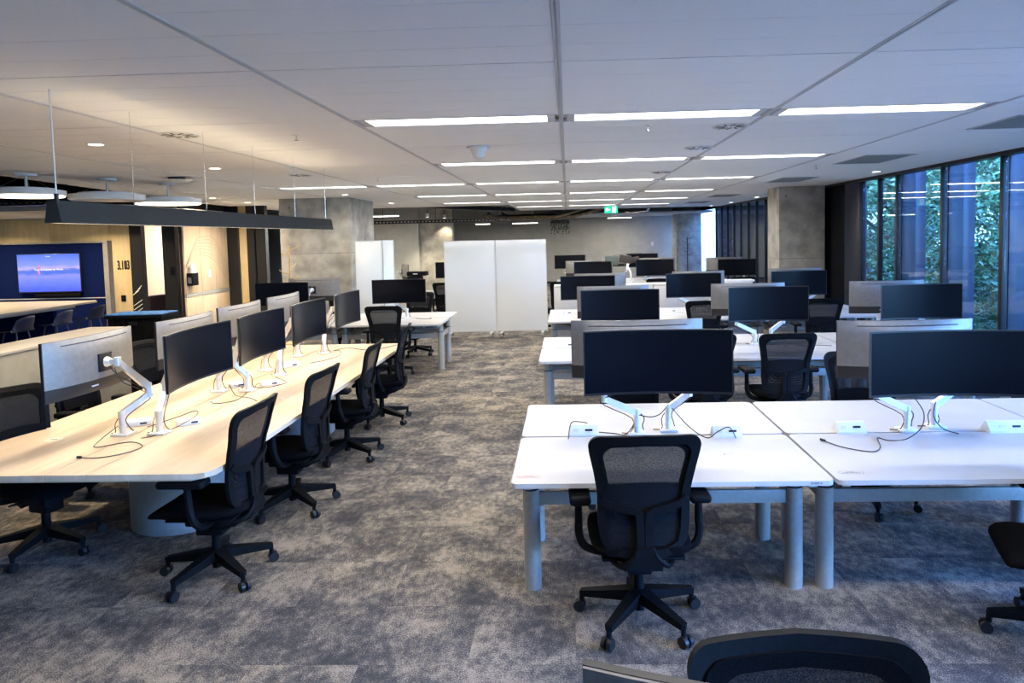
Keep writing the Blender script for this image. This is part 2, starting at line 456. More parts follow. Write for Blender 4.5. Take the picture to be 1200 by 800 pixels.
# ---- walls
struct(MB().span(-14.2, 5.3, 28, 28.3, -.02, 3.7).build('wall_back', wall_w))
struct(MB().span(-14.2, -14, -3, 28, -.02, 3.7).build('wall_left', wall_w))
struct(MB().span(-14.2, 5.3, -3.3, -3.0, -.02, 3.7).build('wall_front', wall_w))
struct(MB().span(-4.85, -3.75, 22.2, 22.5, -.02, 3.5).build('wall_back_pier', conc))
struct(MB().span(-9.2, -4.83, 22.0, 22.19, -.02, 3.5).build('wall_back_left', wall_w))

def column(name, x0, x1, y0, y1, z1, jointz):
    c = struct(MB().span(x0, x1, y0, y1, -.02, z1, bev=.012).build(name, conc))
    # formwork joints pressed into the faces, as fine raised lips of a board line
    b = MB()
    for z in jointz:
        b.span(x0-.003, x1+.003, y0-.003, y1+.003, z-.006, z+.004)
    b.build('formwork_joint', tile_edge_grey, c)
    b = MB()
    for fx in (.15,):
        for z in (2.62,):
            x = x0+(x1-x0)*fx
            b.cyl((x, y0-.002, z), (x, y0+.01, z), .014, seg=10)
    b.build('tie_hole', black_met, c)
    return c
tile_edge_grey = mat('joint_grey', (.22, .21, .19), .9)
column('column_left', -5.70, -4.30, 13.4, 15.1, 2.95, (.45, 1.71))
column('column_right', 4.10, 4.98, 13.4, 14.15, 2.9, (.5, 1.41))
column('column_far', 4.05, 4.98, 25.6, 26.5, 3.2, (1.1, 2.0))

# ---- screen wall (y = 13.8) with plywood boards, doorway, side wall and rear wall
def boards(nm, xs, y, z0, z1, th, m, parent):
    for a, c in zip(xs, xs[1:]):
        MB().span(a+.003, c-.003, y, y+th, z0, z1, bev=.002).build('plywood_board', m, parent)
sw = struct(MB().span(-14, -9.0, 13.84, 13.95, -.01, 3.6).build('wall_screen', black_met))
boards('b', [-14, -12.75, -11.95], 13.80, 0, 2.53, .04, ply_wall, sw)
boards('b', [-11.95, -10.7, -9.45], 13.80, 2.06, 2.53, .04, ply_wall, sw)
boards('b', [-9.45, -9.0], 13.80, 0, 2.53, .04, ply_wall, sw)
sd = struct(MB().span(-7.98, -7.92, 13.8, 15.6, -.01, 3.5).build('wall_side', black_met))
for a, c in zip((13.8, 14.42, 15.02), (14.42, 15.02, 15.6)):
    MB().span(-7.92, -7.88, a+.004, c-.004, .03, .84, bev=.002).build('plywood_board', ply_wall2 if False else MATS.get('ply_pale') or ply_mat('ply_pale', (.50, .38, .25), (.58, .46, .32), sc_=(2, 5, .8)), sd)
    MB().span(-7.92, -7.88, a+.004, c-.004, .925, 2.6, bev=.002).build('plywood_board', MATS.get('ply_pale'), sd)
MATS['ply_pale'] = bpy.data.materials['ply_pale']
MB().span(-7.915, -7.875, 13.8, 15.6, .845, .92, bev=.002).build('grey_rail', grey_paint, sd)
b = MB()
for k in range(7):      # inked line drawing of nested arches on the boards
    o_ = k*.055
    pts = [(-7.876, 13.82, 1.50+.0*k-o_*.2), (-7.876, 14.25-o_*.3, 2.02-o_), (-7.876, 14.55, 2.10-o_*1.2), (-7.876, 15.0, 2.05-o_*1.5), (-7.876, 15.58, 1.45-o_*1.3)]
    b.tube(pts, .0022, seg=4, sub=3)
b.build('line_drawing', grey_ink, sd)
# rear piece of that wall
rw = struct(MB().span(-7.92, -7.62, 15.6, 15.75, 0, 3.5).build('wall_rear_left', black_met))
MB().span(-7.66, -7.40, 15.66, 15.70, 0, 3.5).build('plywood_board', ply_wall, rw)
MB().span(-7.42, -7.24, 15.6, 15.75, 0, 3.5).build('black_post', black_met, rw)
MB().span(-7.20, -6.98, 15.6, 15.75, 0, 3.5).build('black_post', black_met, rw)
MB().span(-7.25, -7.19, 15.72, 15.75, 0, 3.5).build('timber_strip', oak, rw)
MB().span(-6.98, -5.7, 16.6, 16.7, 0, 3.5).build('pale_board', wall_w, rw)
# doorway frame
df = struct(MB().span(-9.0, -8.76, 13.78, 13.92, 0, 3.5).build('door_1', black_met))
MB().span(-8.32, -8.05, 13.78, 13.92, 0, 3.5).build('door_post', black_met, df)
MB().span(-8.76, -8.32, 13.80, 13.90, 2.53, 3.5).build('door_head', black_met, df)
b = MB()
for k in range(6):
    z = .28+k*.085
    b.bar((-8.985, 13.776, z), (-8.80, 13.776, z+.12), .012, .002, upv=(0, 1, 0))
for k in range(3):
    z = .93+k*.05
    b.bar((-8.985+.05*k, 13.776, z), (-8.86+.03*k, 13.776, z+.09), .012, .002, upv=(0, 1, 0))
b.build('stripe_print', white_pl, df)
pink = mat('rose_wall', (.62, .47, .38), .8)
struct(MB().span(-12, -8.0, 17.2, 17.3, 0, 3.5).build('wall_room_back', pink))

# ---- window wall
ww = struct(MB().span(WX-.03, WX+.12, -3, 29, 2.83, 3.7).build('wall_window', fin_m))
MB().span(WX-.06, WX+.10, -3, 28, 2.76, 2.83).build('head_channel', black_met, ww)
MB().span(WX-.06, WX+.10, -3, 28, -.02, .06).build('sill_channel', black_met, ww)
ys = [-2.7+1.27*0]
MULL = [8.13-1.27*k for k in range(8, 0, -1)]+[8.13, 9.40, 10.67]
thin = [11.27, 11.93]
far_m = [14.35+.83*k for k in range(12)]
wi = 0
def window(y0, y1, fin=True, depth=.36):
    """glass bay from mullion y0 to y1; the mullion with its outer fin stands at y0"""
    global wi
    wi += 1
    w = struct(MB().span(WX-.02, WX+.05, y0-.03, y0+.03, .06, 2.76, bev=.004).build('window_%d' % wi, black_met))
    MB().span(WX+.012, WX+.024, y0+.035, y1-.035, .06, 2.76).build('pane', glass, w)
    if fin:
        f = MB().span(WX+.06, WX+.06+depth*.55, y0-.03, y0+.03, -.3, 3.4, bev=.004).build('fin', fin_m, w)
        MB().span(WX+.062+depth*.55, WX+.06+depth, y0-.022, y0+.022, -.3, 3.4, bev=.004).build('fin', fin_m, w)
for a, c in zip(MULL, MULL[1:]): window(a, c)
window(10.67, 11.27); window(11.27, 11.93, fin=False)
wi += 1
w = struct(MB().span(WX-.02, WX+.05, 11.90, 11.96, .06, 2.76, bev=.004).build('window_%d' % wi, black_met))
MB().span(WX-.02, WX+.10, 11.97, 12.62, .0, 2.8, bev=.004).build('blank_panel', fin_m, w)
MB().span(WX-.01, WX+.06, 12.63, 14.3, .0, 2.8, bev=.004).build('blank_panel', screen_m, w)
for a, c in zip(far_m, far_m[1:]): window(a, c, depth=.40)
window(far_m[-1], 27.9, fin=True)
struct(MB().span(4.98, 5.06, 26.2, 26.5, 0, 3.2).build('trim_5', black_met))
# baseboards
struct(MB().span(-14, -9.0, 13.775, 13.80, 0, .09).build('baseboard_screen', black_met))
struct(MB().span(-14, 5, 27.97, 28.0, 0, .09).build('baseboard_back', black_met))

# ---- outside
gnd = struct(MB().span(5.5, 40, -20, 60, -.6, -.4).build('ground', grass_m))
tag(MB().span(6.6, 7.2, 24.0, 34, -.4, 6, bev=.02).build('concrete_wall', mat('pale_concrete', (.55, .56, .56), .8)), 'pale concrete wall standing outside past the far window bays', 'wall')
def tree_mesh(seed, n=60000, R=2.3, H=8.4):
    rnd = random.Random(seed); U, G = rnd.uniform, rnd.gauss
    cl_ = []
    for k in range(110):
        z = U(.1, H); rr = R*(1-abs(z/H-.42)**2*1.2); a = U(0, 2*PI); q = rr*math.sqrt(rnd.random())*.85
        cl_.append((q*math.cos(a), q*math.sin(a), z, U(.35, .75)))
    V = []; Fc = []
    for i in range(n):
        cx, cy, cz, cr = rnd.choice(cl_)
        dx, dy, dz = G(0, 1), G(0, 1), G(0, 1); m_ = cr*U(.7, 1.05)/max(1e-3, math.sqrt(dx*dx+dy*dy+dz*dz))
        px, py, pz = cx+dx*m_, cy+dy*m_, cz+dz*m_
        L = U(.03, .075)
        u = (U(-1, 1)*L, U(-1, 1)*L, U(-.7, .7)*L); v = (U(-1, 1)*L*.5, U(-1, 1)*L*.5, U(-1, 1)*L*.5)
        k = len(V)
        V += [(px-u[0], py-u[1], pz-u[2]), (px+v[0], py+v[1], pz+v[2]+.01), (px+u[0], py+u[1], pz+u[2]), (px-v[0], py-v[1], pz-v[2]+.01)]
        Fc += [(k, k+1, k+2), (k, k+2, k+3)]
    me = bpy.data.meshes.new('foliage'); me.from_pydata(V, [], Fc); me.materials.append(leaf_m); return me
tmes = [tree_mesh(s) for s in (1, 2, 3)]
def trunk_mesh():
    b = MB(); b.tube([(0, 0, -.6), (.05, 0, 1.5), (-.05, .05, 3.4), (.05, 0, 5.5)], [.16, .13, .10, .05], seg=8)
    for k in range(6):
        a = k*1.1; z = 1.2+.6*k
        b.tube([(0, 0, z), (math.cos(a)*.6, math.sin(a)*.6, z+.5), (math.cos(a)*1.2, math.sin(a)*1.2, z+1.0)], [.06, .04, .02], seg=6)
    return b.mesh('trunk', bark)
trk = trunk_mesh()
tp = [(8.3, 12.6), (8.1, 16.9), (11.9, 17.6), (10.4, 21.6), (12.4, 26.6), (9.0, 8.2), (15.9, 23.4), (9.3, 3.6), (12.9, 12.6), (14.6, 31.5), (18.0, 28.2), (15.8, 18.6), (12.0, 32.8), (18.6, 36.0)]
tl = ['leafy tree outside the second and third window bays from the right', 'tree outside the narrow panes beside the blank dark panel', 'tree in the second row outside the middle window bays',
      'tree behind, seen through the narrow panes', 'farther tree seen high through the narrow panes', 'leafy tree at the right end of the windows in view', 'back row tree seen between the fins of the middle bays',
      'tree outside beyond the right edge of the frame', 'second row tree at the right end of the windows', 'farthest tree through the leftmost narrow pane', 'back row tree behind the middle window bays', 'third row tree behind the rightmost bays', 'last tree visible past the narrow panes', 'farthest tree behind all the others outside']
for k, (x, y) in enumerate(tp):
    t = thing('tree', tl[k], 'tree', (x, y, -.4), k*1.3, 'trees outside the windows')
    s_ = .95+.1*(k % 3)
    t.scale = (s_, s_, s_)
    inst('foliage', tmes[k % 3], parent=t); inst('trunk', trk, parent=t)

# ================================================================== CHAIR
def chair_proto():
    R = thing('task_chair', '', 'office chair')
    def hw(z):
        pts = [(.42, .10), (.445, .165), (.485, .196), (.56, .214), (.65, .218), (.74, .218), (.85, .236), (.95, .257), (1.0, .262), (1.04, .262)]
        for (a, wa), (c, wc) in zip(pts, pts[1:]):
            if z <= c: t = max(0, min(1, (z-a)/(c-a))); return wa+(wc-wa)*t
        return pts[-1][1]
    def ys_(x, z):
        base = -.235-.035*max(0, (z-.5)/.5)-.055*max(0, (z-.72)/.32)**2 - .02*math.sin(max(0, min(1, (z-.45)/.4))*PI)*-1
        return base+.55*x*x
    # outer loop: right side bottom to top, over, down
    def loop(inset):
        z0 = .432+inset; z1 = 1.035-inset; P = []
        rc = .055
        n = 15
        right = []
        for k in range(n+1):
            z = z0+(z1-rc-z0)*k/n
            zz = .452+(z-z0)*(1.035-.452)/(z1-z0) if False else z
            w = hw(z)-inset
            if k == 0: w = .10
            if k == 1: w = min(w, .175-inset*.4)
            right.append((w, z))
        wtop = hw(z1-rc)-inset
        for k in range(1, 6):
            a = k/5*PI/2; right.append((wtop-rc+rc*math.cos(a), z1-rc+rc*math.sin(a)))
        for k in range(1, 5): right.append(((wtop-rc)*(1-k/5), z1+.006*k/5))
        left = [(-x, z) for x, z in right[::-1]]
        mid = [(0, z1+.007)]
        bot = [(-.05, z0-.004), (0, z0-.006), (.05, z0-.004)]
        return right+mid+left+bot
    O = [(x, ys_(x, z), z) for x, z in loop(0)]; I = [(x, ys_(x, z), z) for x, z in loop(.040)]
    bf = MB().ringstrip(O, I, .022).build('back_frame', black_pl, R, ang=50)
    # mesh membrane
    b = MB(); nz = 22; nx = 10; rows = []
    for i in range(nz+1):
        z = .48+(1.008-.48)*i/nz; w = hw(z)-.028
        if i == 0: w = .13
        if i == nz: w -= .03
        rows.append([b.bm.verts.new((w*(2*k/nx-1), ys_(w*(2*k/nx-1), z)+.006, z)) for k in range(nx+1)])
    for a, c in zip(rows, rows[1:]):
        for k in range(nx): b.bm.faces.new((a[k], a[k+1], c[k+1], c[k]))
    b.build('back_mesh', mesh_m, R)
    # inner border band between frame and mesh (woven edge)
    O2 = [(x, ys_(x, z)+.014, z) for x, z in loop(.03)]; I2 = [(x, ys_(x, z)+.014, z) for x, z in loop(.060)]
    MB().ringstrip(O2, I2, .006).build('mesh_border', black_fab, R)
    # two-armed spine behind the mesh
    b = MB(); yb = lambda x, z: ys_(x, z)-.016
    for s in (-1, 1):
        b.ribbon([(s*.205, .715), (s*.17, .688), (s*.10, .668), (s*.045, .660), (s*.024, .642), (s*.020, .58), (s*.020, .50), (s*.024, .44)], .036, .016, yb)
    b.build('spine', black_pl, R)
    # foot of the spine that curls under the seat
    b = MB()
    b.bar((0, -.262, .49), (0, -.25, .40), .08, .03, .15, .035, upv=(0, 1, 0)); b.bar((0, -.25, .40), (0, -.06, .34), .16, .05, .20, .08)
    for s in (-1, 1): b.tube([(s*.03, -.262, .49), (s*.055, -.262, .44), (s*.11, -.235, .39), (s*.15, -.12, .37)], .013, seg=6)
    b.build('back_support', black_pl, R)
    b = MB(); nn = 12; yc_ = lambda x, z: ys_(x, z)+.016
    lo_, hi_ = [], []
    for k in range(nn+1):
        u = 2*k/nn-1
        for L_, z in ((lo_, .655), (hi_, .785-.012*u*u)):
            x = u*(hw(z)-.045); L_.append((x, z))
    F_ = [[b.bm.verts.new((x, yc_(x, z)+d, z)) for x, z in L_] for L_ in (lo_, hi_) for d in (0, .02)]
    for P_, Q_ in ((0, 2), (3, 1), (2, 3), (1, 0)):
        for k in range(nn): b.bm.faces.new((F_[P_][k], F_[P_][k+1], F_[Q_][k+1], F_[Q_][k]))
    b.build('lumbar_cushion', black_fab, R)
    # lumbar pads: nested U strips
    for s in (-1, 1):
        b = MB(); yl = lambda x, z: ys_(x, z)+.022
        for k in range(4):
            d = k*.021
            b.ribbon([(s*(.165-d), .655), (s*(.165-d), .59+d), (s*(.15-d), .568+d), (s*(.12-d*.6), .562+d), (s*.055, .562+d)], .011, .008, yl)
        b.ribbon([(s*.06, .54), (s*.175, .54)], .012, .012, yl)
        b.build('lumbar_pad', black_pl, R)
    # seat cushion with waterfall front
    b = MB(); n = 12; prev = None
    prof = [(-.235, .475, .19, .045), (-.20, .478, .225, .06), (-.10, .472, .245, .065), (.0, .470, .25, .068), (.10, .472, .25, .068), (.18, .472, .245, .064), (.235, .462, .235, .055), (.265, .442, .215, .035), (.272, .425, .19, .015)]
    for y, zt, w, th in prof:
        ring = []
        for k in range(16):
            a = 2*PI*k/16; ca, sa = math.cos(a), math.sin(a)
            x = w*math.copysign(abs(ca)**.45, ca); z = zt-th/2+th/2*math.copysign(abs(sa)**.7, sa)+.012*(x/.25)**2
            ring.append(b.bm.verts.new((x, y, z)))
        if prev:
            for k in range(16): b.bm.faces.new((prev[k], prev[(k+1) % 16], ring[(k+1) % 16], ring[k]))
        else: b.bm.faces.new(ring[::-1])
        prev = ring
    b.bm.faces.new(prev); b.build('seat', black_fab, R, ang=60)
    b = MB(); b.box((0, -.01, .405), (.40, .38, .018), bev=.008); b.build('seat_pan', black_pl, R)
    b = MB(); b.box((0, -.02, .362), (.20, .30, .07), bev=.015); b.box((0, .01, .30), (.12, .16, .08), bev=.012)
    b.cyl((.08, .03, .375), (.24, .03, .38), .007, seg=8); b.cyl((-.08, -.02, .375), (-.22, -.02, .38), .007, seg=8)
    b.build('tilt_mechanism', black_pl, R)
    b = MB(); b.cyl((0, 0, .09), (0, 0, .35), .014, seg=12); b.cyl((0, 0, .055), (0, 0, .26), .027, .025, seg=14); b.build('gas_lift', black_pl, R)
    # armrests
    for s in (-1, 1):
        b = MB()
        b.tube([(s*.10, -.05, .375), (s*.20, -.06, .385), (s*.275, -.055, .415), (s*.30, -.04, .47), (s*.30, -.03, .52)], [.018, .02, .021, .021, .02], seg=8)
        b.cyl((s*.30, -.03, .50), (s*.30, -.022, .642), .021, .018, seg=10)
        p = b.build('arm_post', black_pl, R)
        MB().box((s*.293, .0, .660), (.105, .26, .044), bev=.018, seg=3).build('arm_pad', black_pl, p)
    # five-star base with twin-wheel casters
    for k in range(5):
        a = math.radians(90+72*k); d = Vector((math.cos(a), math.sin(a), 0))
        b = MB(); b.bar(d*.02+Vector((0, 0, .135)), d*.305+Vector((0, 0, .098)), .066, .060, .036, .030)
        b.cyl(d*.300+Vector((0, 0, .052)), d*.300+Vector((0, 0, .108)), .013, seg=8)
        L = b.build('base_leg', black_pl, R)
        t = Vector((-d.y, d.x, 0)); c = d*.300+Vector((0, 0, .030)); off = d*.012
        b = MB()
        for s in (-1, 1): b.cyl(c+off+t*s*.007, c+off+t*s*.026, .030, .028, seg=14)
        b.box(c+off+Vector((0, 0, .006)), (.018, .018, .045), bev=.004)
        b.build('caster', black_met, L)
    return R
CH = chair_proto(); ch_used = [False]
def chair(label, x, y, deg, group='black mesh task chairs'):
    return place(CH, ch_used, label, (x, y, 0), math.radians(deg), group=group)

# ================================================================== MONITOR  (origin = centre of glass, glass faces -y)
MW, MH = .81, .358
def monitor_proto():
    R = thing('monitor', '', 'monitor')
    cv = lambda x: -(x*x)/(2*1.8)          # edges curl towards the viewer
    def sheet(b, x0, x1, z0, z1, yf, nx=14, nz=1):
        rows = []
        for i in range(nz+1):
            z = z0+(z1-z0)*i/nz; rows.append([b.bm.verts.new((x0+(x1-x0)*k/nx, yf(x0+(x1-x0)*k/nx, z), z)) for k in range(nx+1)])
        for a, c in zip(rows, rows[1:]):
            for k in range(nx): b.bm.faces.new((a[k], a[k+1], c[k+1], c[k]))
        return rows
    w, h = MW/2, MH/2
    b = MB(); sheet(b, -w+.008, w-.008, -h+.014, h-.008, lambda x, z: cv(x)-.0015); b.build('screen', screen_m, R)
    # bezel body: thin curved slab
    b = MB(); f = sheet(b, -w, w, -h, h, lambda x, z: cv(x)); g = sheet(b, -w, w, -h, h, lambda x, z: cv(x)+.014)
    f0, f1, g0, g1 = f[0], f[-1], g[0], g[-1]
    for k in range(14):
        b.bm.faces.new((f0[k], f0[k+1], g0[k+1], g0[k])); b.bm.faces.new((f1[k], f1[k+1], g1[k+1], g1[k]))
    for k in (0, -1): b.bm.faces.new((f0[k], f1[k], g1[k], g0[k]))
    b.build('bezel', bezel_m, R)
    bulge = lambda x, z: .034*(1-abs(x/w)**3)*(1-abs(z/h)**4)
    def shell(z0, z1, extra, m, name, xs=1.0):
        b = MB(); ww_ = w*xs
        A = sheet(b, -ww_, ww_, z0, z1, lambda x, z: cv(x)+.016+bulge(x, z)+extra, nz=8)
        B = sheet(b, -ww_, ww_, z0, z1, lambda x, z: cv(x)+.0145, nz=8)
        for r in (0, -1):
            for k in range(14): b.bm.faces.new((A[r][k], A[r][k+1], B[r][k+1], B[r][k]))
        for k in (0, -1):
            for i in range(8): b.bm.faces.new((A[i][k], A[i+1][k], B[i+1][k], B[i][k]))
        return b.build(name, m, R, ang=50)
    shell(-.098, h-.001, .004, shell_m, 'back_shell', .998)
    shell(-h+.001, -.099, .002, shell_dk, 'lower_back_panel', .996)
    b = MB(); b.tube([(-.30, cv(.3)+.022+bulge(.3, .145), .148), (-.15, cv(.15)+.022+bulge(.15, .148), .148), (0, .0225+bulge(0, .148), .148), (.15, cv(.15)+.022+bulge(.15, .148), .148), (.30, cv(.3)+.022+bulge(.3, .145), .148)], .0028, seg=5)
    b.build('vent_slot', shell_dk, R)
    b = MB(); b.box((0, .058, 0), (.115, .016, .115), bev=.003)
    for s in (-1, 1):
        for t in (-1, 1): b.cyl((s*.05, .06, t*.05), (s*.05, .069, t*.05), .006, seg=8)
    b.build('mount_plate', black_met, R)
    MB().box((0, -.004, -h+.006), (.03, .004, .006)).build('logo_tab', chrome, R)
    b = MB()
    for s in range(3): b.box((.06+.02*s, .043, -.135), (.012, .008, .008))
    b.build('port', white_pl, R)
    return R
MO = monitor_proto()
MO_PARTS = [(c.name.split('.')[0], c.data) for c in MO.children]
for c in list(MO.children): bpy.data.objects.remove(c)
bpy.data.objects.remove(MO)
SUBS = {'vent_slot', 'mount_plate', 'port'}
# ------- arm meshes: elbow E (x,y), head position H, fv = unit vector out of the monitor's back
def arm_meshes(E, H, fv):
    Ex, Ey = E; H = Vector(H); fv = Vector(fv); L = []
    e0 = Vector((Ex, Ey, .235)); e1 = Vector((Ex, Ey, .285)); hp = H+fv*.075
    b = MB(); b.bar((0, 0, .135), e0, .036, .040, .032, .034); b.cyl((0, 0, .115), (0, 0, .155), .023, seg=14); L.append(('monitor_arm', b.mesh('monitor_arm', alu)))
    L.append(('clamp_foot', MB().box((0, 0, .008), (.11, .10, .016), bev=.006).mesh('clamp_foot', white_pl)))
    b = MB(); b.cyl((0, 0, .014), (0, 0, .14), .019, seg=16); b.cyl((0, 0, .045), (0, 0, .06), .023, seg=16); L.append(('post', b.mesh('post', alu)))
    L.append(('elbow', MB().cyl((Ex, Ey, .215), (Ex, Ey, .31), .021, seg=14).mesh('elbow', alu)))
    u = MB(); u.bar(e1, hp, .040, .046, .030, .034); u.cyl(hp-Vector((0, 0, .028)), hp+Vector((0, 0, .028)), .021, seg=12); L.append(('upper_link', u.mesh('upper_link', alu)))
    b = MB(); b.bar(hp, H+fv*.005, .03, .03); b.cyl(H+fv*.03, H+fv*.004, .024, .034, seg=12); L.append(('tilt_head', b.mesh('tilt_head', alu)))
    mid = (e1+hp)/2
    b = MB(); b.tube([H+fv*.02+Vector((0, 0, -.03)), hp+Vector((0, 0, -.09)), mid+Vector((0, 0, -.06)), e0+Vector((.02, .01, -.01)), (.03, .01, .12), (.035, .012, .05), (.05, .05, .004)], .0035, seg=5, sub=4)
    b.tube([H+fv*.02+Vector((.03, 0, -.04)), hp+Vector((.02, 0, -.13)), mid+Vector((.015, 0, -.09)), e0+Vector((-.022, .01, -.02)), (-.03, .0, .10), (-.04, -.012, .02), (-.09, .02, .004)], .003, seg=5, sub=4)
    L.append(('arm_cable', b.mesh('arm_cable', cable_m)))
    return L
ARMC = {}
def mon_on_arm(label, x, y, z, deg, bx, by, bz=.73, ez=None):
    """monitor with glass centre x,y,z turned deg, carried by an arm footed at bx,by"""
    a = math.radians(deg); fv = Vector((-math.sin(a), math.cos(a), 0))
    H = Vector((x, y, z))+fv*.066-Vector((bx, by, bz))
    E = ez if ez else (max(-.22, min(.22, H.x*1.2+(.10 if H.x >= 0 else -.10))), H.y*.2)
    key = (tuple(round(v, 2) for v in E), tuple(round(v, 2) for v in H), round(deg))
    if key not in ARMC: ARMC[key] = arm_meshes(E, H, fv)
    t = thing('monitor', label, 'monitor', (bx, by, bz), 0, 'curved widescreen monitors on silver arms')
    off = (x-bx, y-by, z-bz); shell = None
    for n, me in MO_PARTS:
        if n not in SUBS:
            o = inst(n, me, off, t, (0, 0, a))
            if n == 'back_shell': shell = o
    for n, me in MO_PARTS:
        if n in SUBS: inst(n, me, (0, 0, 0), shell)
    ar = ARMC[key]; root = inst(ar[0][0], ar[0][1], parent=t)
    for n, me in ar[1:]: inst(n, me, parent=root)
    return t

# ================================================================== WHITE BENCHES
def rrect(x0, x1, y0, y1, r, n=5):
    P = []
    for cx, cy, a0 in ((x1-r, y1-r, 0), (x0+r, y1-r, PI/2), (x0+r, y0+r, PI), (x1-r, y0+r, 3*PI/2)):
        for k in range(n+1):
            a = a0+PI/2*k/n; P.append((cx+r*math.cos(a), cy+r*math.sin(a)))
    return P
DW = 1.585
def bench_proto():
    R = thing('bench_desk', '', 'desk')      # origin: left end, middle line, floor
    for s in (-1, 1):
        y0, y1 = (.012, .79) if s > 0 else (-.79, -.012)
        b = MB(); b.prism(rrect(0, DW, y0, y1, .035), .706, .730); t = b.build('desktop', white_lam, R, ang=40)
        MB().ringstrip([(p[0], 0, p[1]) for p in rrect(0.0, DW, 0, .1, .03)], [(p[0], 0, p[1]) for p in rrect(0.001, DW-.001, .001, .099, .03)], .001) if False else None
    for x in (.075, DW-.075):
        for y in (-.40, .20):
            b = MB(); b.cyl((x, y, 0), (x, y, .012), .046, seg=20); b.cyl((x, y, .012), (x, y, .565), .047, seg=20); b.cyl((x, y, .565), (x, y, .706), .041, seg=20)
            lg = b.build('leg', grey_paint, R)
            MB().cyl((x, y, .562), (x, y, .571), .049, seg=20).build('collar', black_met, lg)
        MB().span(x-.02, x+.02, -.70, .70, .665, .706).build('cross_bracket', grey_paint, R)
        b = MB(); b.bar((x, -.36, .51), (x, .16, .51), .03, .07); b.build('side_brace', grey_paint, R)
    for y in (-.40, .20): MB().span(.12, DW-.12, y-.015, y+.015, .472, .545, bev=.004).build('beam', grey_paint, R)
    b = MB(); b.span(.13, DW-.13, -.30, .12, .548, .556); b.span(.13, DW-.13, -.31, -.30, .548, .60); b.span(.13, DW-.13, .11, .12, .548, .60)
    for x in (.35, .8, 1.2): b.span(x, x+.03, -.30, .11, .60, .70)
    b.build('cable_tray', grey_paint, R)
    return R
BP = bench_proto(); b_used = [False]
COLX = [-.305, 1.295, 2.895]
ROWN = ['nearest', 'second', 'third', 'fourth', 'fifth']
ROWY = [4.09, 7.38, 10.47, 15.1, 18.3]
COLN = ['aisle end', 'middle', 'window end']
def bench(label, x, y):
    return place(BP, b_used, label, (x, y, 0), 0, group='white double bench desks')
for r, y in enumerate(ROWY):
    for c, x in enumerate(COLX):
        if r == 4 and c == 2: continue
        bench('white double desk, %s of the %s row from the camera' % (COLN[c], ROWN[r]), x, y)
bench('white double desk at the very bottom of the frame behind the nearest chair back', -.305, .56)
bench('white double desk left of the whiteboards, its right end free', -3.43, 10.45)
bench('white double desk in front of the left concrete column', -5.03, 10.45)
bench('white double desk far behind, left of the mobile whiteboards', -3.6, 15.3)

# monitors on white benches: (row, col) -> front (x,y,z,deg), back (x,y,z,deg)
def pair(rn, cn, front, back, y, bx1, bx2):
    nm = '%s row of white desks, %s desk' % (rn, cn)
    if front:
        x, yy, z, d = front
        mon_on_arm('black curved monitor facing the camera, %s' % nm, x, yy, z, d, bx1, y+.03, ez=(-.20, -.05))
    if back:
        x, yy, z, d = back
        mon_on_arm('silver-backed monitor facing away, %s' % nm, x, yy, z, 180+d, bx2, y+.10, ez=(.13, .0))
pair('nearest', 'aisle end', (.479, 3.74, 1.247, -1), (.415, 4.18, 1.245, 0), 4.09, .40, .60)
pair('nearest', 'middle', (2.02, 3.72, 1.217, -2), (2.045, 4.18, 1.215, 0), 4.09, 2.02, 2.22)
pair('second', 'aisle end', (.525, 7.06, 1.205, 1), (.50, 7.62, 1.20, 6), 7.38, .45, .65)
pair('second', 'middle', (2.04, 7.06, 1.205, -1), (1.99, 7.60, 1.20, 0), 7.38, 2.0, 2.2)
pair('second', 'window end', (3.58, 7.06, 1.20, 0), (3.50, 7.58, 1.20, 0), 7.38, 3.5, 3.7)
pair('third', 'aisle end', (.285, 10.15, 1.17, 0), (.50, 10.70, 1.17, 2), 10.47, .40, .60)
pair('third', 'middle', (1.845, 10.15, 1.175, 0), (2.03, 10.70, 1.175, 0), 10.47, 1.9, 2.15)
pair('third', 'window end', (3.33, 10.0, 1.19, 3), (3.52, 10.68, 1.19, 0), 10.47, 3.45, 3.65)
pair('fourth', 'aisle end', (.53, 14.8, 1.20, 0), (.35, 15.4, 1.20, 0), 15.1, .40, .55)
pair('fourth', 'middle', (1.87, 14.8, 1.22, 0), (2.0, 15.4, 1.23, 0), 15.1, 1.9, 2.1)
pair('fourth', 'window end', (3.62, 14.8, 1.19, 0), (3.50, 15.4, 1.21, 0), 15.1, 3.55, 3.75)
pair('fifth', 'aisle end', (.05, 18.0, 1.26, 0), None, 18.3, .10, .3)
pair('fifth', 'middle', (1.95, 18.0, 1.26, 0), (1.62, 18.62, 1.26, 0), 18.3, 2.10, 1.45)
mon_on_arm('grey monitor top edge at the bottom of the frame left of the nearest chair', .405, .80, 1.194, 172, .5, .62, ez=(.1, .02))
mon_on_arm('black monitor above the white desk left of the whiteboards', -2.53, 10.12, 1.175, 0, -2.50, 10.42)
mon_on_arm('wide black monitor seen in front of the left concrete column', -4.30, 10.12, 1.165, 0, -4.15, 10.42)
mon_on_arm('silver-backed monitor facing the left concrete column', -4.02, 10.62, 1.19, 180, -3.95, 10.52)
mon_on_arm('small distant silver-backed monitor left of the black device', -3.74, 15.45, 1.21, 112, -3.6, 15.40)
mon_on_arm('distant black monitor just left of the mobile whiteboards', -2.52, 15.0, 1.25, 0, -2.55, 15.27)

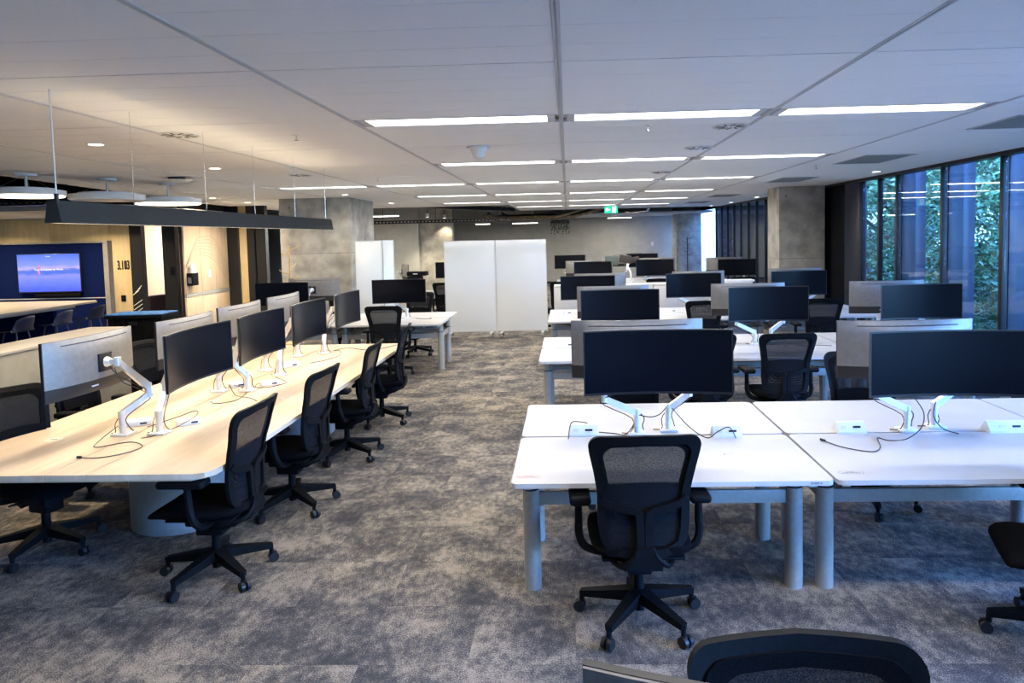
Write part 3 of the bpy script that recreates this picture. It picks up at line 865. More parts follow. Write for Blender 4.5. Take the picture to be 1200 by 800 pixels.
# power modules on the near desks
def power_box(label, x, y, rz=0, w=.17):
    t = thing('power_module', label, 'power outlet', (x, y, .73), rz, 'white desktop power modules')
    MB().prof([(-.045, 0), (.05, 0), (.05, .012), (.012, .062), (-.006, .062), (-.045, .012)], -w/2, w/2, 'x').build('housing', white_pl, t)
    b = MB(); b.box((.03, -.030, .036), (.045, .004, .012), rot=None); b.build('socket', black_met, t)
    MB().box((-.05, -.031, .036), (.03, .003, .02)).build('switch_plate', white_edge, t)
    return t
power_box('white wedge power module left of the nearest task chair', .075, 4.13)
power_box('white power module with black plug holes right of the nearest task chair', .93, 4.07)
power_box('white power module behind the loose black cable end on the right desk', 1.68, 4.12, .05)
power_box('long white power module at the right edge of the frame', 2.60, 4.09, 0, .26)
for r in (1, 2):
    for c in (0, 1, 2):
        power_box('small white power module on the %s desk of the %s white row' % (COLN[c], ROWN[r]), COLX[c]+.28, ROWY[r]+.02)

def cable(label, pts, r=.0032, plug=None, m=None):
    b = MB(); b.tube(pts, r, seg=6, sub=6)
    o = b.build('cable', m or cable_m)
    tag(o, label, 'cable', 'loose cables on the desks')
    if plug:
        p, q = plug; MB().cyl(p, q, .007, seg=8).build('plug', cable_m, o)
    return o
Z = .7345
cable('black cable arching over the left wedge power module', [(-.02, 4.03, Z), (.0, 4.14, .80), (.06, 4.16, .80), (.10, 4.14, .797)])
cable('black cable running from the left power module to the near arm post', [(.17, 4.16, Z), (.26, 4.13, Z), (.33, 4.10, Z+.002), (.385, 4.115, .80)])
cable('black cable between the two near arm posts', [(.41, 4.08, .86), (.48, 4.07, .85), (.54, 4.10, .86), (.60, 4.17, .90)])
cable('black cable from the near posts across to the right power module', [(.62, 4.15, .88), (.70, 4.02, .80), (.80, 4.00, Z+.004), (.86, 3.995, .775), (.93, 4.00, .80), (.97, 4.00, Z)])
cable('loose black cable lying in a curve on the right near desk', [(2.06, 4.10, .93), (2.08, 4.04, .86), (2.03, 3.97, .79), (1.93, 3.94, Z), (1.82, 3.92, Z), (1.78, 3.97, Z), (1.72, 3.80, Z), (1.64, 3.72, Z), (1.52, 3.80, Z), (1.46, 3.92, Z)], plug=((1.46, 3.92, Z+.003), (1.445, 3.95, Z+.003)))
cable('black cable dropping from the right pair of arm posts', [(2.20, 4.14, .90), (2.17, 4.10, .82), (2.21, 4.07, Z+.02), (2.28, 4.03, Z)])
cable('thin black cable on the aisle end desk of the second white row', [(1.02, 7.2, Z), (1.10, 7.3, Z), (1.18, 7.28, Z), (1.26, 7.36, Z)])
cable('thin black cable on the middle desk of the second white row', [(2.42, 7.3, Z), (2.5, 7.22, Z), (2.62, 7.26, Z), (2.75, 7.2, Z)])
cable('thin black cable on the aisle end desk of the third white row', [(.85, 10.3, Z), (.95, 10.36, Z), (1.1, 10.3, Z)])
cable('thin cable on the white desk left of the whiteboards', [(-2.35, 10.35, Z), (-2.2, 10.25, Z), (-2.1, 10.3, Z), (-2.15, 10.4, Z)])
# printed desk marks
def sticker(label, x, y, m=grey_ink, n=3):
    t = thing('desk_sticker', label, 'sticker', (x, y, .7302))
    b = MB(); P = rrect(-.062, .062, -.020, .020, .019); Q = rrect(-.060, .060, -.018, .018, .018)
    n_ = len(P)
    vs_ = [[b.bm.verts.new((p[0], p[1], z)) for p in L] for L, z in ((P, .0004), (Q, .0004))]
    for i in range(n_): b.bm.faces.new((vs_[0][i], vs_[0][(i+1) % n_], vs_[1][(i+1) % n_], vs_[1][i]))
    b.build('outline', m, t)
    text('print', 'SANITISE\nCLEAN AND READY', m, .011, (0, 0, .0006), (0, 0, 0), t, ext=.0002)
sticker('small oval red-printed sticker on the left corner of the near white desk', -.225, 3.40, red_ink)
sticker('small oval grey-printed sticker on the left corner of the right near desk', 1.40, 3.41)
t = text('desk_number', 'D 037 A', grey_ink, .016, (1.19, 3.2992, .718), (PI/2, 0, 0)); tag(t, 'small dark desk number on the front edge of the near left desk', 'label')
t = text('desk_mark', '8 • 11', grey_ink, .022, (.86, 3.72, .7306), (0, 0, 0), ext=.0002); tag(t, 'tiny grey mark printed on the near desk right of the chair', 'label')

# ================================================================== MAPLE MEETING-LENGTH TABLE ON THE LEFT
T = thing('long_desk', 'long pale maple shared desk with chamfered corners and two round grey pedestals', 'desk', (0, 0, 0))
lt, rt = -3.63, -1.925; n0, f0 = 3.50, 7.92; MX0, MX1 = -2.83, -2.60
b = MB(); b.prism([(MX1, n0), (-2.02, n0), (-1.965, n0+.02), (-1.94, n0+.06), (rt, n0+.13), (rt, f0-.12), (-1.97, f0), (MX1, f0)], .700, .730); b.build('tabletop', maple, T)
b = MB(); b.prism([(lt+.06, n0), (MX0, n0), (MX0, f0), (lt+.06, f0), (lt, f0-.1), (lt, n0+.1)], .700, .730); b.build('tabletop', maple, T)
b = MB()
b.span(MX0+.006, MX1-.006, n0, 4.02, .700, .730); b.span(MX0+.006, MX1-.006, 4.024, 5.9, .700, .7295); b.span(MX0+.006, MX1-.006, 5.904, 7.6, .700, .7295); b.span(MX0+.006, MX1-.006, 7.604, f0, .700, .7295)
b.build('channel_cover', maple, T)
b = MB(); b.prism([(-3.55, n0+.0), (-2.03, n0+.0), (-1.94, n0+.08), (-1.93, f0-.15), (-2.0, f0-.02), (-3.55, f0-.02)], .692, .6995); b.build('edge_band', ply_edge, T)
for y in (4.72, 6.80):
    b = MB(); b.cyl((-2.78, y, 0), (-2.78, y, .66), .345, seg=40); b.build('pedestal', grey_paint, T)
b = MB(); b.span(-2.95, -2.6, 4.0, 7.5, .60, .66); b.span(-3.4, -2.15, 4.68, 4.76, .655, .692); b.span(-3.4, -2.15, 6.76, 6.84, .655, .692); b.build('frame_rail', grey_paint, T)

# right side seats face +x ... their monitors turn the glass to the right
LT = [('nearest', 4.45, 1.215, -2.50), ('second', 5.38, 1.21, -2.50), ('third', 6.28, 1.21, -2.46), ('farthest', 7.42, 1.20, -2.47)]
rb = [4.27, 5.49, 6.12, 7.28]
for k, (nm, y, z, x) in enumerate(LT):
    mon_on_arm('%s of the four dark screens turned towards the aisle on the maple desk' % nm, x, y, z, 90, -2.665, rb[k], ez=((-.05, .17 if k != 1 else -.08)))
LL = [('nearest', 4.22, 1.215, -3.02), ('second', 5.32, 1.20, -3.02), ('third', 6.22, 1.21, -3.02), ('farthest', 7.22, 1.21, -3.03)]
lb = [4.26, 5.48, 6.35, 7.12]
for k, (nm, y, z, x) in enumerate(LL):
    mon_on_arm('%s of the four silver monitor backs on the far side of the maple desk' % nm, x, y, z, -90, -2.90, lb[k], ez=((.10, .13 if k == 0 else -.06)))
def flat_box(label, x, y, rz, w=.13, d=.10, h=.035):
    t = thing('docking_box', label, 'power outlet', (x, y, .73), rz, 'white boxes on the maple desk')
    MB().box((0, 0, h/2), (w, d, h), bev=.006).build('housing', white_pl, t)
    MB().box((w*.2, -d/2-.0005, h*.5), (.04, .002, .012)).build('socket', black_met, t)
flat_box('white box between the nearest pair of arms on the maple desk', -2.95, 4.50, .5, .16, .11)
flat_box('white box right of the nearest aisle-side arm foot on the maple desk', -2.60, 4.50, .6, .15, .09)
flat_box('white box by the second far-side arm on the maple desk', -2.85, 5.68, .6)
flat_box('white box behind the second aisle-side arm foot on the maple desk', -2.58, 5.72, .6, .15, .09)
flat_box('white box between the third pair of arms on the maple desk', -2.75, 6.55, .6, .18, .11, .045)
def lc(label, pts, **k): return cable(label, [(x, y, Z if z is None else z) for x, y, z in pts], .003, **k)
lc('black cable with loose plug trailing to the near end of the maple desk', [(-2.90, 4.22, .80), (-2.95, 4.10, None), (-2.88, 3.98, None), (-2.74, 4.08, None), (-2.60, 3.99, None), (-2.62, 3.86, None), (-2.72, 3.78, None), (-2.83, 3.78, None)], plug=((-2.83, 3.78, Z+.004), (-2.855, 3.785, Z+.004)))
lc('thin dark cable looping around the nearest aisle-side arm foot', [(-2.72, 4.16, None), (-2.66, 4.22, None), (-2.60, 4.35, .75), (-2.56, 4.52, .78), (-2.62, 4.62, .79), (-2.72, 4.56, .76), (-2.84, 4.42, None)])
lc('dark cable curling beside the second pair of arms on the maple desk', [(-2.78, 5.12, None), (-2.70, 5.05, None), (-2.60, 5.14, None), (-2.62, 5.35, None), (-2.70, 5.55, None), (-2.82, 5.58, .76)])
lc('straight dark cable ending on the aisle side of the second arm foot', [(-2.78, 5.42, .80), (-2.68, 5.32, None), (-2.52, 5.22, None), (-2.42, 5.12, None)])
lc('dark cable curling in front of the third aisle-side arm foot', [(-2.66, 6.02, None), (-2.55, 5.90, None), (-2.46, 5.78, None), (-2.52, 5.62, None), (-2.64, 5.60, None), (-2.70, 5.76, None), (-2.60, 5.86, .75)])
lc('long dark cable along the far end of the maple desk', [(-2.60, 6.70, None), (-2.50, 6.85, None), (-2.42, 7.05, .75), (-2.50, 7.28, .76), (-2.62, 7.45, None), (-2.5, 7.6, None), (-2.25, 7.45, None), (-2.1, 7.55, None), (-1.98, 7.82, None)])
for k, (x, y) in enumerate(((-3.29, 4.17), (-2.22, 5.22))):
    t = thing('desk_sticker', ('pale oval sticker on the near left of the maple desk', 'pale oval sticker on the aisle side of the maple desk')[k], 'sticker', (x, y, .7302), .1)
    MB().prism([(.055*math.cos(2*PI*i/24), .04*math.sin(2*PI*i/24)) for i in range(24)], 0, .0006).build('disc', mat('sticker_cream_%d' % k, (.72, .66, .56), .6), t)
    MB().box((0, 0, .001), (.045, .012, .0005)).build('print', grey_ink, t)

# ================================================================== CHAIRS
chair('black mesh task chair with its back to the camera at the nearest white desk', .325, 3.37, 2)
chair('black chair back filling the bottom edge of the frame', .505, 1.19, 180)
chair('black chair cut off by the right edge of the frame', 2.27, 3.14, 70)
chair('black chair on the far side of the nearest aisle-end white desk', .43, 4.86, 178)
chair('black chair on the far side of the nearest middle white desk, casters showing below', 2.10, 4.82, 168)
chair('black chair hidden behind the big near monitor, at the second white row', 1.22, 6.42, 6)
chair('black mesh chair at the middle desk of the second white row', 1.95, 6.42, 2)
chair('black mesh chair at the middle desk of the third white row', 1.83, 9.50, 0)
chair('black mesh chair at the window end of the third white row', 3.43, 9.50, -3)
chair('distant black chair at the middle desk of the fourth white row', 1.85, 14.25, 0)
chair('distant black chair at the window end of the fourth white row', 3.55, 14.25, 0)
chair('distant black chair just right of the mobile whiteboards', -.22, 13.9, 20)
chair('nearest of the four black chairs along the aisle side of the maple desk', -2.10, 3.85, 89)
chair('second of the four black chairs along the aisle side of the maple desk', -2.06, 4.86, 86)
chair('third of the four black chairs along the aisle side of the maple desk', -2.03, 6.02, 92)
chair('farthest of the four black chairs along the aisle side of the maple desk', -2.03, 7.18, 95)
chair('black chair at the left edge of the frame beside the maple desk', -3.40, 4.20, -105)
chair('second black chair on the far side of the maple desk', -3.80, 5.35, -95)
chair('third black chair on the far side of the maple desk', -3.78, 6.30, -90)
chair('farthest black chair on the far side of the maple desk', -3.80, 7.25, -88)
chair('black mesh chair with armrests at the desk left of the whiteboards', -2.57, 9.60, 0)
chair('black chair behind the desk left of the whiteboards, base showing', -2.60, 11.35, 170)
chair('black chair top beside the left concrete column', -3.92, 11.45, 180)
chair('distant black chair beside the left edge of the whiteboards', -2.57, 14.35, 0)

# ================================================================== MOBILE WHITEBOARDS
def whiteboard(label, x0, x1, y, rz=0, z1=1.885):
    cx = (x0+x1)/2; w = x1-x0
    t = thing('mobile_whiteboard', label, 'whiteboard', (cx, y, 0), rz)
    MB().box((0, 0, (z1+.115)/2), (w-.006, .03, z1-.115), bev=.004).build('board', whiteboard_m, t)
    b = MB(); b.span(-w/2, w/2, -.018, .018, .10, .115); b.span(-w/2, w/2, -.018, .018, z1, z1+.012)
    b.span(-w/2-.001, -w/2+.012, -.019, .019, .075, z1); b.span(w/2-.012, w/2+.001, -.019, .019, .075, z1)
    b.build('edge_frame', board_edge, t)
    for s in (-1, 1):
        f = MB().box((s*(w/2-.10), 0, .09), (.05, .50, .02), bev=.005).build('foot', board_edge, t)
        for q in (-1, 1):
            MB().cyl((s*(w/2-.10)-.016, q*.22, .040), (s*(w/2-.10)+.016, q*.22, .040), .040, seg=14).build('caster', grey_paint, f)
whiteboard('left one of the two tall mobile whiteboards on casters', -2.43, -1.425, 13.35)
whiteboard('right one of the two tall mobile whiteboards on casters', -1.420, -.42, 13.35)
whiteboard('pale freestanding panel in front of the left concrete column', -4.00, -3.50, 12.75, 0, 1.93)
whiteboard('narrow light panel standing at an angle right of the pale freestanding panel', -3.53, -3.31, 12.90, .6, 1.93)

# ================================================================== LOW CABINETS
xs = [-.25, .60, 1.44, 2.28, 3.12]
cn = ['leftmost', 'second from the left', 'third from the left', 'rightmost']
for k in range(4):
    t = thing('storage_cabinet', '%s pale low cabinet behind the third white row' % cn[k], 'cabinet', (xs[k], 11.62, 0), 0, 'low cabinets behind the third row')
    w = xs[k+1]-xs[k]-.004
    MB().span(0, w, .02, .42, .03, 1.07, bev=.003).build('body', grey_panel_l if False else MATS['board_edge'], t)
    MB().span(0, w, .0, .43, 1.072, 1.095, bev=.003).build('top', white_lam, t)
    MB().span(.02, w-.02, .05, .40, 0, .03).build('plinth', black_met, t)
    for s in (0, 1):
        x0 = .003+s*w/2; d = MB().span(x0, x0+w/2-.006, .0, .018, .035, 1.065, bev=.002).build('door', white_lam, t)
        b = MB(); xx = w/2+(-.05 if s == 0 else .05)
        b.box((xx, -.008, .95), (.012, .012, .10), bev=.003); b.build('handle', black_met, d)
        if s == 0: MB().cyl((w/2-.05, -.006, 1.01), (w/2-.05, .002, 1.01), .014, seg=10).build('lock', black_met, d)
# paper tray on top
t = MB().box((2.72, 11.82, 1.115), (.9, .25, .035), bev=.006).build('paper_tray', white_pl); tag(t, 'flat white tray lying on the right low cabinets', 'tray')

# ================================================================== LEFT: LOW CREDENZA, CRATES, BAR TABLE, STOOLS, TV
t = thing('low_divider', 'long grey waist-high divider left of the maple desk', 'divider', (-4.78, 0, 0))
MB().span(-.20, .20, 2.2, 6.9, .04, 1.085, bev=.004).build('body', grey_panel, t)
MB().span(-.215, .215, 2.18, 6.92, 1.087, 1.112, bev=.003).build('top', mat('divider_top', (.36, .34, .325), .5), t)
for k in range(4): MB().span(.2, .206, 2.2+1.175*k+.004, 2.2+1.175*(k+1)-.004, .05, 1.08, bev=.002).build('panel', grey_panel, t)
MB().span(-.18, .18, 2.25, 6.85, 0, .04).build('plinth', black_met, t)

cw = ['bottom black crate of the stack under the blue lid', 'middle black crate of the stack under the blue lid', 'top black moving crate with a blue hinged lid']
for k in range(3):
    t = thing('moving_crate', cw[k], 'crate', (-5.52, 8.62, .362*k), .06, 'stack of black crates')
    b = MB(); b.span(-.335, .335, -.19, .19, .0, .30, bev=.012)
    for s in (-1, 1):
        for q in range(5): b.span(-.28+.13*q, -.26+.13*q, s*.19-.008, s*.19+.008, .03, .29)
    b.span(-.36, .36, -.215, .215, .30, .345, bev=.006); b.build('tub', black_pl, t)
    m_ = blue_pl if k == 2 else black_pl
    for s in (-1, 1):
        b = MB(); b.span(-.35, .35, s*.004, s*.21, .345, .357, bev=.003)
        for q in range(6): b.span(-.31+.115*q, -.26+.115*q, s*.03, s*.18, .357, .3615)
        b.build('lid_flap', m_, t)
    MB().span(-.05, .05, -.225, -.213, .22, .26).build('grip', black_met, t)

t = thing('bar_table', 'pale high table running out from the navy screen niche', 'table', (0, 0, 0))
MB().prism([(-11.2, 9.8), (-9.06, 9.8), (-8.96, 10.0), (-8.96, 12.65), (-9.1, 12.8), (-11.2, 12.8)], .885, .915).build('top', noise_on(mat('grey_oak', rough=.5), (.17, .15, .12), (.23, .20, .16), scale=(6, 1, 1), ns=4), t)
MB().span(-10.9, -9.35, 10.1, 12.6, .80, .885).build('frame', grey_paint, t)
for y in (10.4, 12.4): MB().span(-10.7, -9.6, y-.04, y+.04, 0, .80).build('leg_panel', navy, t)
t = thing('table_card', 'small white card standing on the high pale table', 'sign', (-10.80, 12.0, .915))
MB().prof([(-.05, 0), (.05, 0), (.012, .16), (-.012, .16)], -.07, .13, 'x').build('card', white_pl, t)
MB().box((-.02, -.032, .09), (.05, .003, .06), rot=Matrix.Rotation(-.25, 3, 'X')).build('print', navy_pl, t)

def stool_proto():
    R = thing('bar_stool', '', 'stool')     # faces +y
    b = MB(); nu, nv = 12, 12; G = []
    for i in range(nv+1):
        v = i/nv; row = []
        for k in range(nu+1):
            u = 2*k/nu-1
            if v < .5: t_ = v/.5; y = .20-.36*t_; z = .63+.03*u*u+.02*(1-t_)**3*-1; w = .18+.045*t_
            else: t_ = (v-.5)/.5; y = -.16-.10*math.sin(t_*1.2)-.02*t_; z = .63+.25*t_**1.2; w = .225-.05*t_
            z -= (.0 if v < .5 else .06*abs(u)**3*((v-.5)/.5))
            y += .10*u*u*max(0, min(1, (v-.4)/.3))
            row.append(b.bm.verts.new((u*w, y, z)))
        G.append(row)
    for a, c in zip(G, G[1:]):
        for k in range(nu): b.bm.faces.new((a[k], a[k+1], c[k+1], c[k]))
    geom = bmesh.ops.solidify(b.bm, geom=list(b.bm.faces), thickness=.012)
    b.build('shell', navy_pl, R, ang=60)
    for sx in (-1, 1):
        for sy in (-1, 1):
            MB().tube([(sx*.11, sy*.10, .615), (sx*.20, sy*.20, .0)], .010, seg=8, sub=1).build('leg', navy_pl, R)
    z = .22; q = .185*.9
    MB().tube([(q, q, z), (-q, q, z), (-q, -q, z), (q, -q, z), (q, q, z)], .008, seg=6, sub=1).build('footrest', navy_pl, R)
    return R
SP = stool_proto(); su = [False]
for k, (x, y) in enumerate(((-8.78, 10.50), (-8.78, 11.35), (-8.80, 12.20))):
    place(SP, su, ('navy shell stool at the high table, closest to the camera', 'navy shell stool in the middle of the three at the high table', 'navy shell stool at the high table, closest to the screen wall')[k], (x, y, 0), math.radians(88), group='navy bar stools')

# navy niche panel with screen
t = thing('media_niche', 'navy felt niche panel with pale frame on the plywood wall', 'wall panel', (0, 0, 0))
MB().span(-11.93, -9.49, 13.74, 13.80, .90, 2.02).build('felt_panel', navy, t)
MB().span(-11.93, -9.49, 13.74, 13.80, .02, .88).build('felt_panel', navy, t)
MB().span(-11.93, -9.49, 13.73, 13.78, .882, .898).build('trim_line', alu, t)
b = MB(); b.span(-9.49, -9.39, 13.66, 13.80, .02, 2.06); b.span(-11.95, -9.39, 13.70, 13.80, 2.02, 2.06); b.span(-11.97, -11.93, 13.70, 13.80, .02, 2.06); b.build('frame', grey_panel, t)
t = thing('television', 'wall television showing a red bridge tower above blue clouds', 'television', (-10.64, 13.66, 1.42))
MB().box((0, .02, 0), (1.33, .05, .80), bev=.006).build('case', bezel_m, t)
MB().box((0, -.007, .004), (1.30, .004, .765)).build('picture', tv_m, t)
text('title', 'Your Computer to Work', tv_white, .058, (.0, -.012, .075), (PI/2, 0, 0), t, ext=.0005)
text('corner_text', 'Connect', tv_white, .03, (0, -.012, .345), (PI/2, 0, 0), t, ext=.0005)
b = MB(); b.box((-.215, -.011, .07), (.012, .002, .20)); b.box((-.19, -.011, .07), (.012, .002, .20)); b.box((-.2025, -.011, .13), (.035, .002, .012)); b.box((-.2025, -.011, .06), (.035, .002, .012)); b.build('bridge_tower', tv_red, t)
t = thing('soundbar', 'dark soundbar mounted under the television', 'speaker', (-10.5, 13.70, .965))
MB().box((0, 0, 0), (.95, .07, .07), bev=.012).build('body', black_pl, t); MB().box((0, -.037, 0), (.90, .004, .05)).build('grille', black_fab, t)
t = text('room_number', '3.103', black_met, .26, (-9.165, 13.79, 1.54), (PI/2, 0, 0), ext=.006, bold=.0035); t.scale = (.46, 1, 1); tag(t, 'black room number on the plywood wall beside the niche', 'sign')
t = thing('wall_switch', 'black switch plate low on the plywood wall below the number', 'switch', (-9.20, 13.79, .86))
MB().box((0, 0, 0), (.09, .015, .13), bev=.003).build('plate', black_pl, t); MB().box((0, -.01, 0), (.03, .008, .05), bev=.002).build('rocker', black_met, t)
t = thing('light_switch', 'white switch plate on the pale boards with the line drawing', 'switch', (-7.868, 14.73, 1.30))
MB().box((0, 0, 0), (.016, .10, .16), bev=.003).build('plate', white_pl, t); MB().box((.01, 0, 0), (.006, .03, .05), bev=.001).build('rocker', white_edge, t)
t = thing('hand_sanitiser_holder', 'white bottle in a black holder on the pale side wall near the door', 'dispenser', (-7.875, 13.95, 1.22))
MB().box((.06, 0, 0), (.12, .24, .26), bev=.01).build('holder', black_pl, t)
b = MB(); b.cyl((.06, 0, .13), (.06, 0, .24), .075, .07, seg=20); b.cyl((.06, 0, .24), (.06, 0, .33), .07, .02, seg=20); b.build('bottle', white_pl, t)
MB().box((.06, -.121, -.02), (.08, .003, .12)).build('window_label', grey_ink, t)
t = thing('door_handle', 'black handle box on the dark door post', 'handle', (-8.09, 13.74, 1.42)); MB().box((0, 0, 0), (.09, .08, .18), bev=.01).build('box', black_pl, t)
t = thing('tub_chair', 'plum tub chair seen through the open doorway', 'chair', (-9.12, 15.0, 0), -2.2)
b = MB(); b.prism(rrect(-.30, .30, -.28, .28, .08), .30, .44); b.build('seat', purple, t)
b = MB()
for a0 in range(9):
    pass
P = [(.30*math.cos(a), .28*math.sin(a)) for a in [PI*(k/12)-.15+PI for k in range(15)]]
b.tube([(x, y, .80) for x, y in P], .03, seg=8, sub=2); 
for (x, y), (x2, y2) in zip(P, P[1:]): b.bar(((x+x2)/2, (y+y2)/2, .40), ((x+x2)/2*1.08, (y+y2)/2*1.08, .80), .085, .03, upv=((y2-y), -(x2-x), 0) if False else (x, y, 0))
b.build('back', purple, t)
for s in (-1, 1):
    for q in (-1, 1): MB().cyl((s*.2, q*.2, 0), (s*.2, q*.2, .3), .014, seg=8).build('leg', black_met, t)

def coat_stand(label, x, y, H, m, n=7):
    t = thing('coat_stand', label, 'coat stand', (x, y, 0))
    MB().cyl((0, 0, .02), (0, 0, H), .026, .018, seg=10).build('pole', m, t)
    b = MB(); b.cyl((0, 0, 0), (0, 0, .02), .2, .19, seg=24); b.build('base', m, t)
    rnd = random.Random(int(x*10))
    for k in range(n):
        a = k*2.4+.3; z = H-.08-k*.115
        MB().tube([(0, 0, z), (math.cos(a)*.12, math.sin(a)*.10, z+.03), (math.cos(a)*.20, math.sin(a)*.16, z+.08)], .010, seg=6).build('peg', m, t)
coat_stand('tree-shaped oak coat stand in front of the left concrete column', -5.33, 12.9, 1.88, oak, 9)
coat_stand('dark coat stand in front of the farthest concrete column', 4.35, 25.0, 1.80, mat('dark_wood', (.05, .045, .04), .6), 7)

# distant bits
t = thing('label_printer', 'black stacked device standing on the distant desk left of the whiteboards', 'printer', (-3.38, 14.95, .73))
b = MB(); b.box((0, 0, .10), (.26, .3, .2), bev=.01); b.box((0, 0, .31), (.30, .3, .18), bev=.01); b.box((.06, 0, .46), (.42, .32, .09), bev=.01); b.build('body', black_pl, t)
MB().box((0, -.155, .30), (.14, .01, .03)).build('display', screen_m, t); MB().box((.04, -.165, .46), (.10, .01, .02)).build('display', alu, t)
t = thing('ring_camera', 'dark twin-headed camera on a white arm above the fourth row monitors', 'camera', (1.15, 14.95, .73))
b = MB(); b.tube([(.2, 0, 0), (.22, 0, .35), (.15, 0, .52), (.2, 0, .62)], .022, seg=8); b.box((.2, 0, .01), (.12, .12, .02)); b.build('arm', white_pl, t)
MB().box((.10, 0, .68), (.26, .06, .17), rot=Matrix.Rotation(.15, 3, 'Y'), bev=.01).build('head', mat('brown_black', (.035, .028, .025), .6), t)
MB().box((.30, .02, .66), (.22, .05, .12), rot=Matrix.Rotation(-.2, 3, 'Y'), bev=.01).build('head', bpy.data.materials['brown_black'], t)
t = thing('tablet_screen', 'grey-green tablet back standing above the fourth row monitors', 'tablet', (.98, 15.35, .73))
MB().box((0, 0, .64), (.30, .02, .20), bev=.02, rot=Matrix.Rotation(.06, 3, 'Y')).build('shell', mat('grey_green', (.09, .12, .11), .5), t)
b = MB(); b.cyl((0, .02, 0), (0, .02, .6), .012, seg=8); b.box((0, .02, .01), (.14, .14, .02)); b.build('stand', black_met, t)
t = thing('socket_plate', 'small white plate on the far back wall', 'switch', (3.45, 27.99, 1.55)); MB().box((0, -.01, 0), (.10, .02, .16)).build('plate', white_pl, t)
MB().box((0, -.022, 0), (.03, .006, .05)).build('rocker', white_edge, t)

# ================================================================== CEILING FITTINGS
rn = ['first', 'second', 'third', 'fourth', 'fifth', 'sixth', 'overhead', 'rearmost']
xn = {2: 'farthest left', 3: 'left', 4: 'left of the centre rail', 5: 'right of the centre rail', 6: 'nearest the windows'}
COLW = (1.0, .93, .845)
hous_me = {}
for r, y in enumerate(LROWS):
    yc = y+.010+.5*(PITCH-.012)/5
    for c in lamp_cols(r):
        x0, x1 = XS[c]+.045, XS[c+1]-.045
        t = thing('ceiling_light', 'recessed strip light in the %s row from the camera, %s' % (rn[r], xn[c]), 'ceiling light', ((x0+x1)/2, yc, CEIL), 0, 'recessed strip lights')
        w = x1-x0
        key = round(w, 3)
        if key not in hous_me:
            b = MB(); b.span(-w/2, w/2, -.145, .145, .030, .05); b.span(-w/2, w/2, -.147, -.135, .0, .05); b.span(-w/2, w/2, .135, .147, .0, .05)
            b.span(-w/2, -w/2+.055, -.135, .135, .0, .05); b.span(w/2-.055, w/2, -.135, .135, .0, .05)
            h = b.mesh('housing', rail_w)
            d = MB().span(-w/2+.056, w/2-.056, -.134, .134, .006, .024).mesh('diffuser', lamp_on)
            hous_me[key] = (h, d)
        inst('housing', hous_me[key][0], parent=t); inst('diffuser', hous_me[key][1], parent=t)
        area_light('lamp', (0, 0, -.004), w-.12, .26, LINEAR_W*(1.0), COLW, parent=t)

def downlight(label, x, y, z, m=lamp_on, watts=6, col=(1, .93, .82), r=.055):
    t = thing('downlight', label, 'ceiling light', (x, y, z), 0, 'round downlights')
    b = MB(); b.cyl((0, 0, -.004), (0, 0, .0), r+.02, seg=24); b.build('ring', white_pl, t)
    MB().cyl((0, 0, -.0065), (0, 0, -.0045), r, seg=24).build('lens', m, t)
    if watts: area_light('lamp', (0, 0, -.012), r*1.8, r*1.8, watts, col, parent=t, shape='DISK', spread=math.radians(150))
WARM = (1, .80, .52)
downlight('round downlight above the left side, nearest the camera', -3.92, 5.64, CEIL, lamp_warm, 26, WARM)
downlight('round downlight left, behind the flat ceiling sensor', -3.97, 7.66, CEIL, lamp_warm, 26, WARM)
downlight('round downlight just in front of the left concrete column', -4.10, 12.6, CEIL, lamp_on, 9, (1, .86, .64))
downlight('round downlight right of the left concrete column', -4.1, 15.9, CEIL, lamp_on, 7)
downlight('round downlight beside the big window panes', 4.62, 10.4, CEIL, lamp_on, 3)
downlight('round downlight just behind the right concrete column', 4.72, 17.2, CEIL, lamp_on, 3)
downlight('second round downlight along the dark fins', 4.72, 19.9, CEIL, lamp_on, 3)
downlight('farthest round downlight along the dark fins', 4.6, 22.0, CEIL, lamp_on, 3)
downlight('downlight in the low soffit at the left edge of the frame', -11.4, 12.6, 2.53, lamp_warm, 55, WARM)
downlight('downlight in the low soffit above the room number', -9.4, 12.7, 2.53, lamp_warm, 45, WARM)
downlight('downlight in the low soffit hidden above the dark beam lamp', -10.4, 11.4, 2.53, lamp_warm, 35, WARM)
# lamps of the room beyond the doorway and the corridor beside the drawing wall
def tubelight(label, x, y, z, w, watts, col, m):
    t = thing('batten_light', label, 'ceiling light', (x, y, z), 0, 'white battens in the open ceiling')
    MB().box((0, 0, .03), (w+.02, .10, .04), bev=.004).build('housing', white_pl, t)
    MB().box((0, 0, 0), (w, .08, .02), bev=.004).build('tube', m, t)
    for s in (-1, 1): MB().cyl((s*w*.4, 0, .05), (s*w*.4, 0, 3.6-z), .003, seg=5).build('hanger', black_met, t)
    area_light('lamp', (0, 0, -.02), w, .08, watts, col, parent=t)
tubelight('batten light in the room beyond the doorway', -9.2, 16.2, 2.9, 1.2, 320, (1, .86, .70), lamp_warm)
downlight('round downlight in front of the boards with the line drawing', -6.75, 14.3, CEIL, lamp_warm, 60, (1, .84, .66))
downlight('added downlight brightening the pale board left of the concrete column', -6.35, 16.0, CEIL, lamp_on, 70, (.95, .97, 1))  # added lamp, only there to brighten the pale board behind it
downlight('round downlight behind the glowing disc pendants', -6.6, 12.6, CEIL, lamp_warm, 50, (1, .82, .60))
tubelight('batten light right of the left column in the open ceiling', -5.4, 19.6, 2.62, 1.1, 60, (1, .93, .78), lamp_on)
tubelight('left bright batten under the exposed service tray', -1.5, 24.3, 2.42, .9, 60, (1, .93, .78), lamp_on)
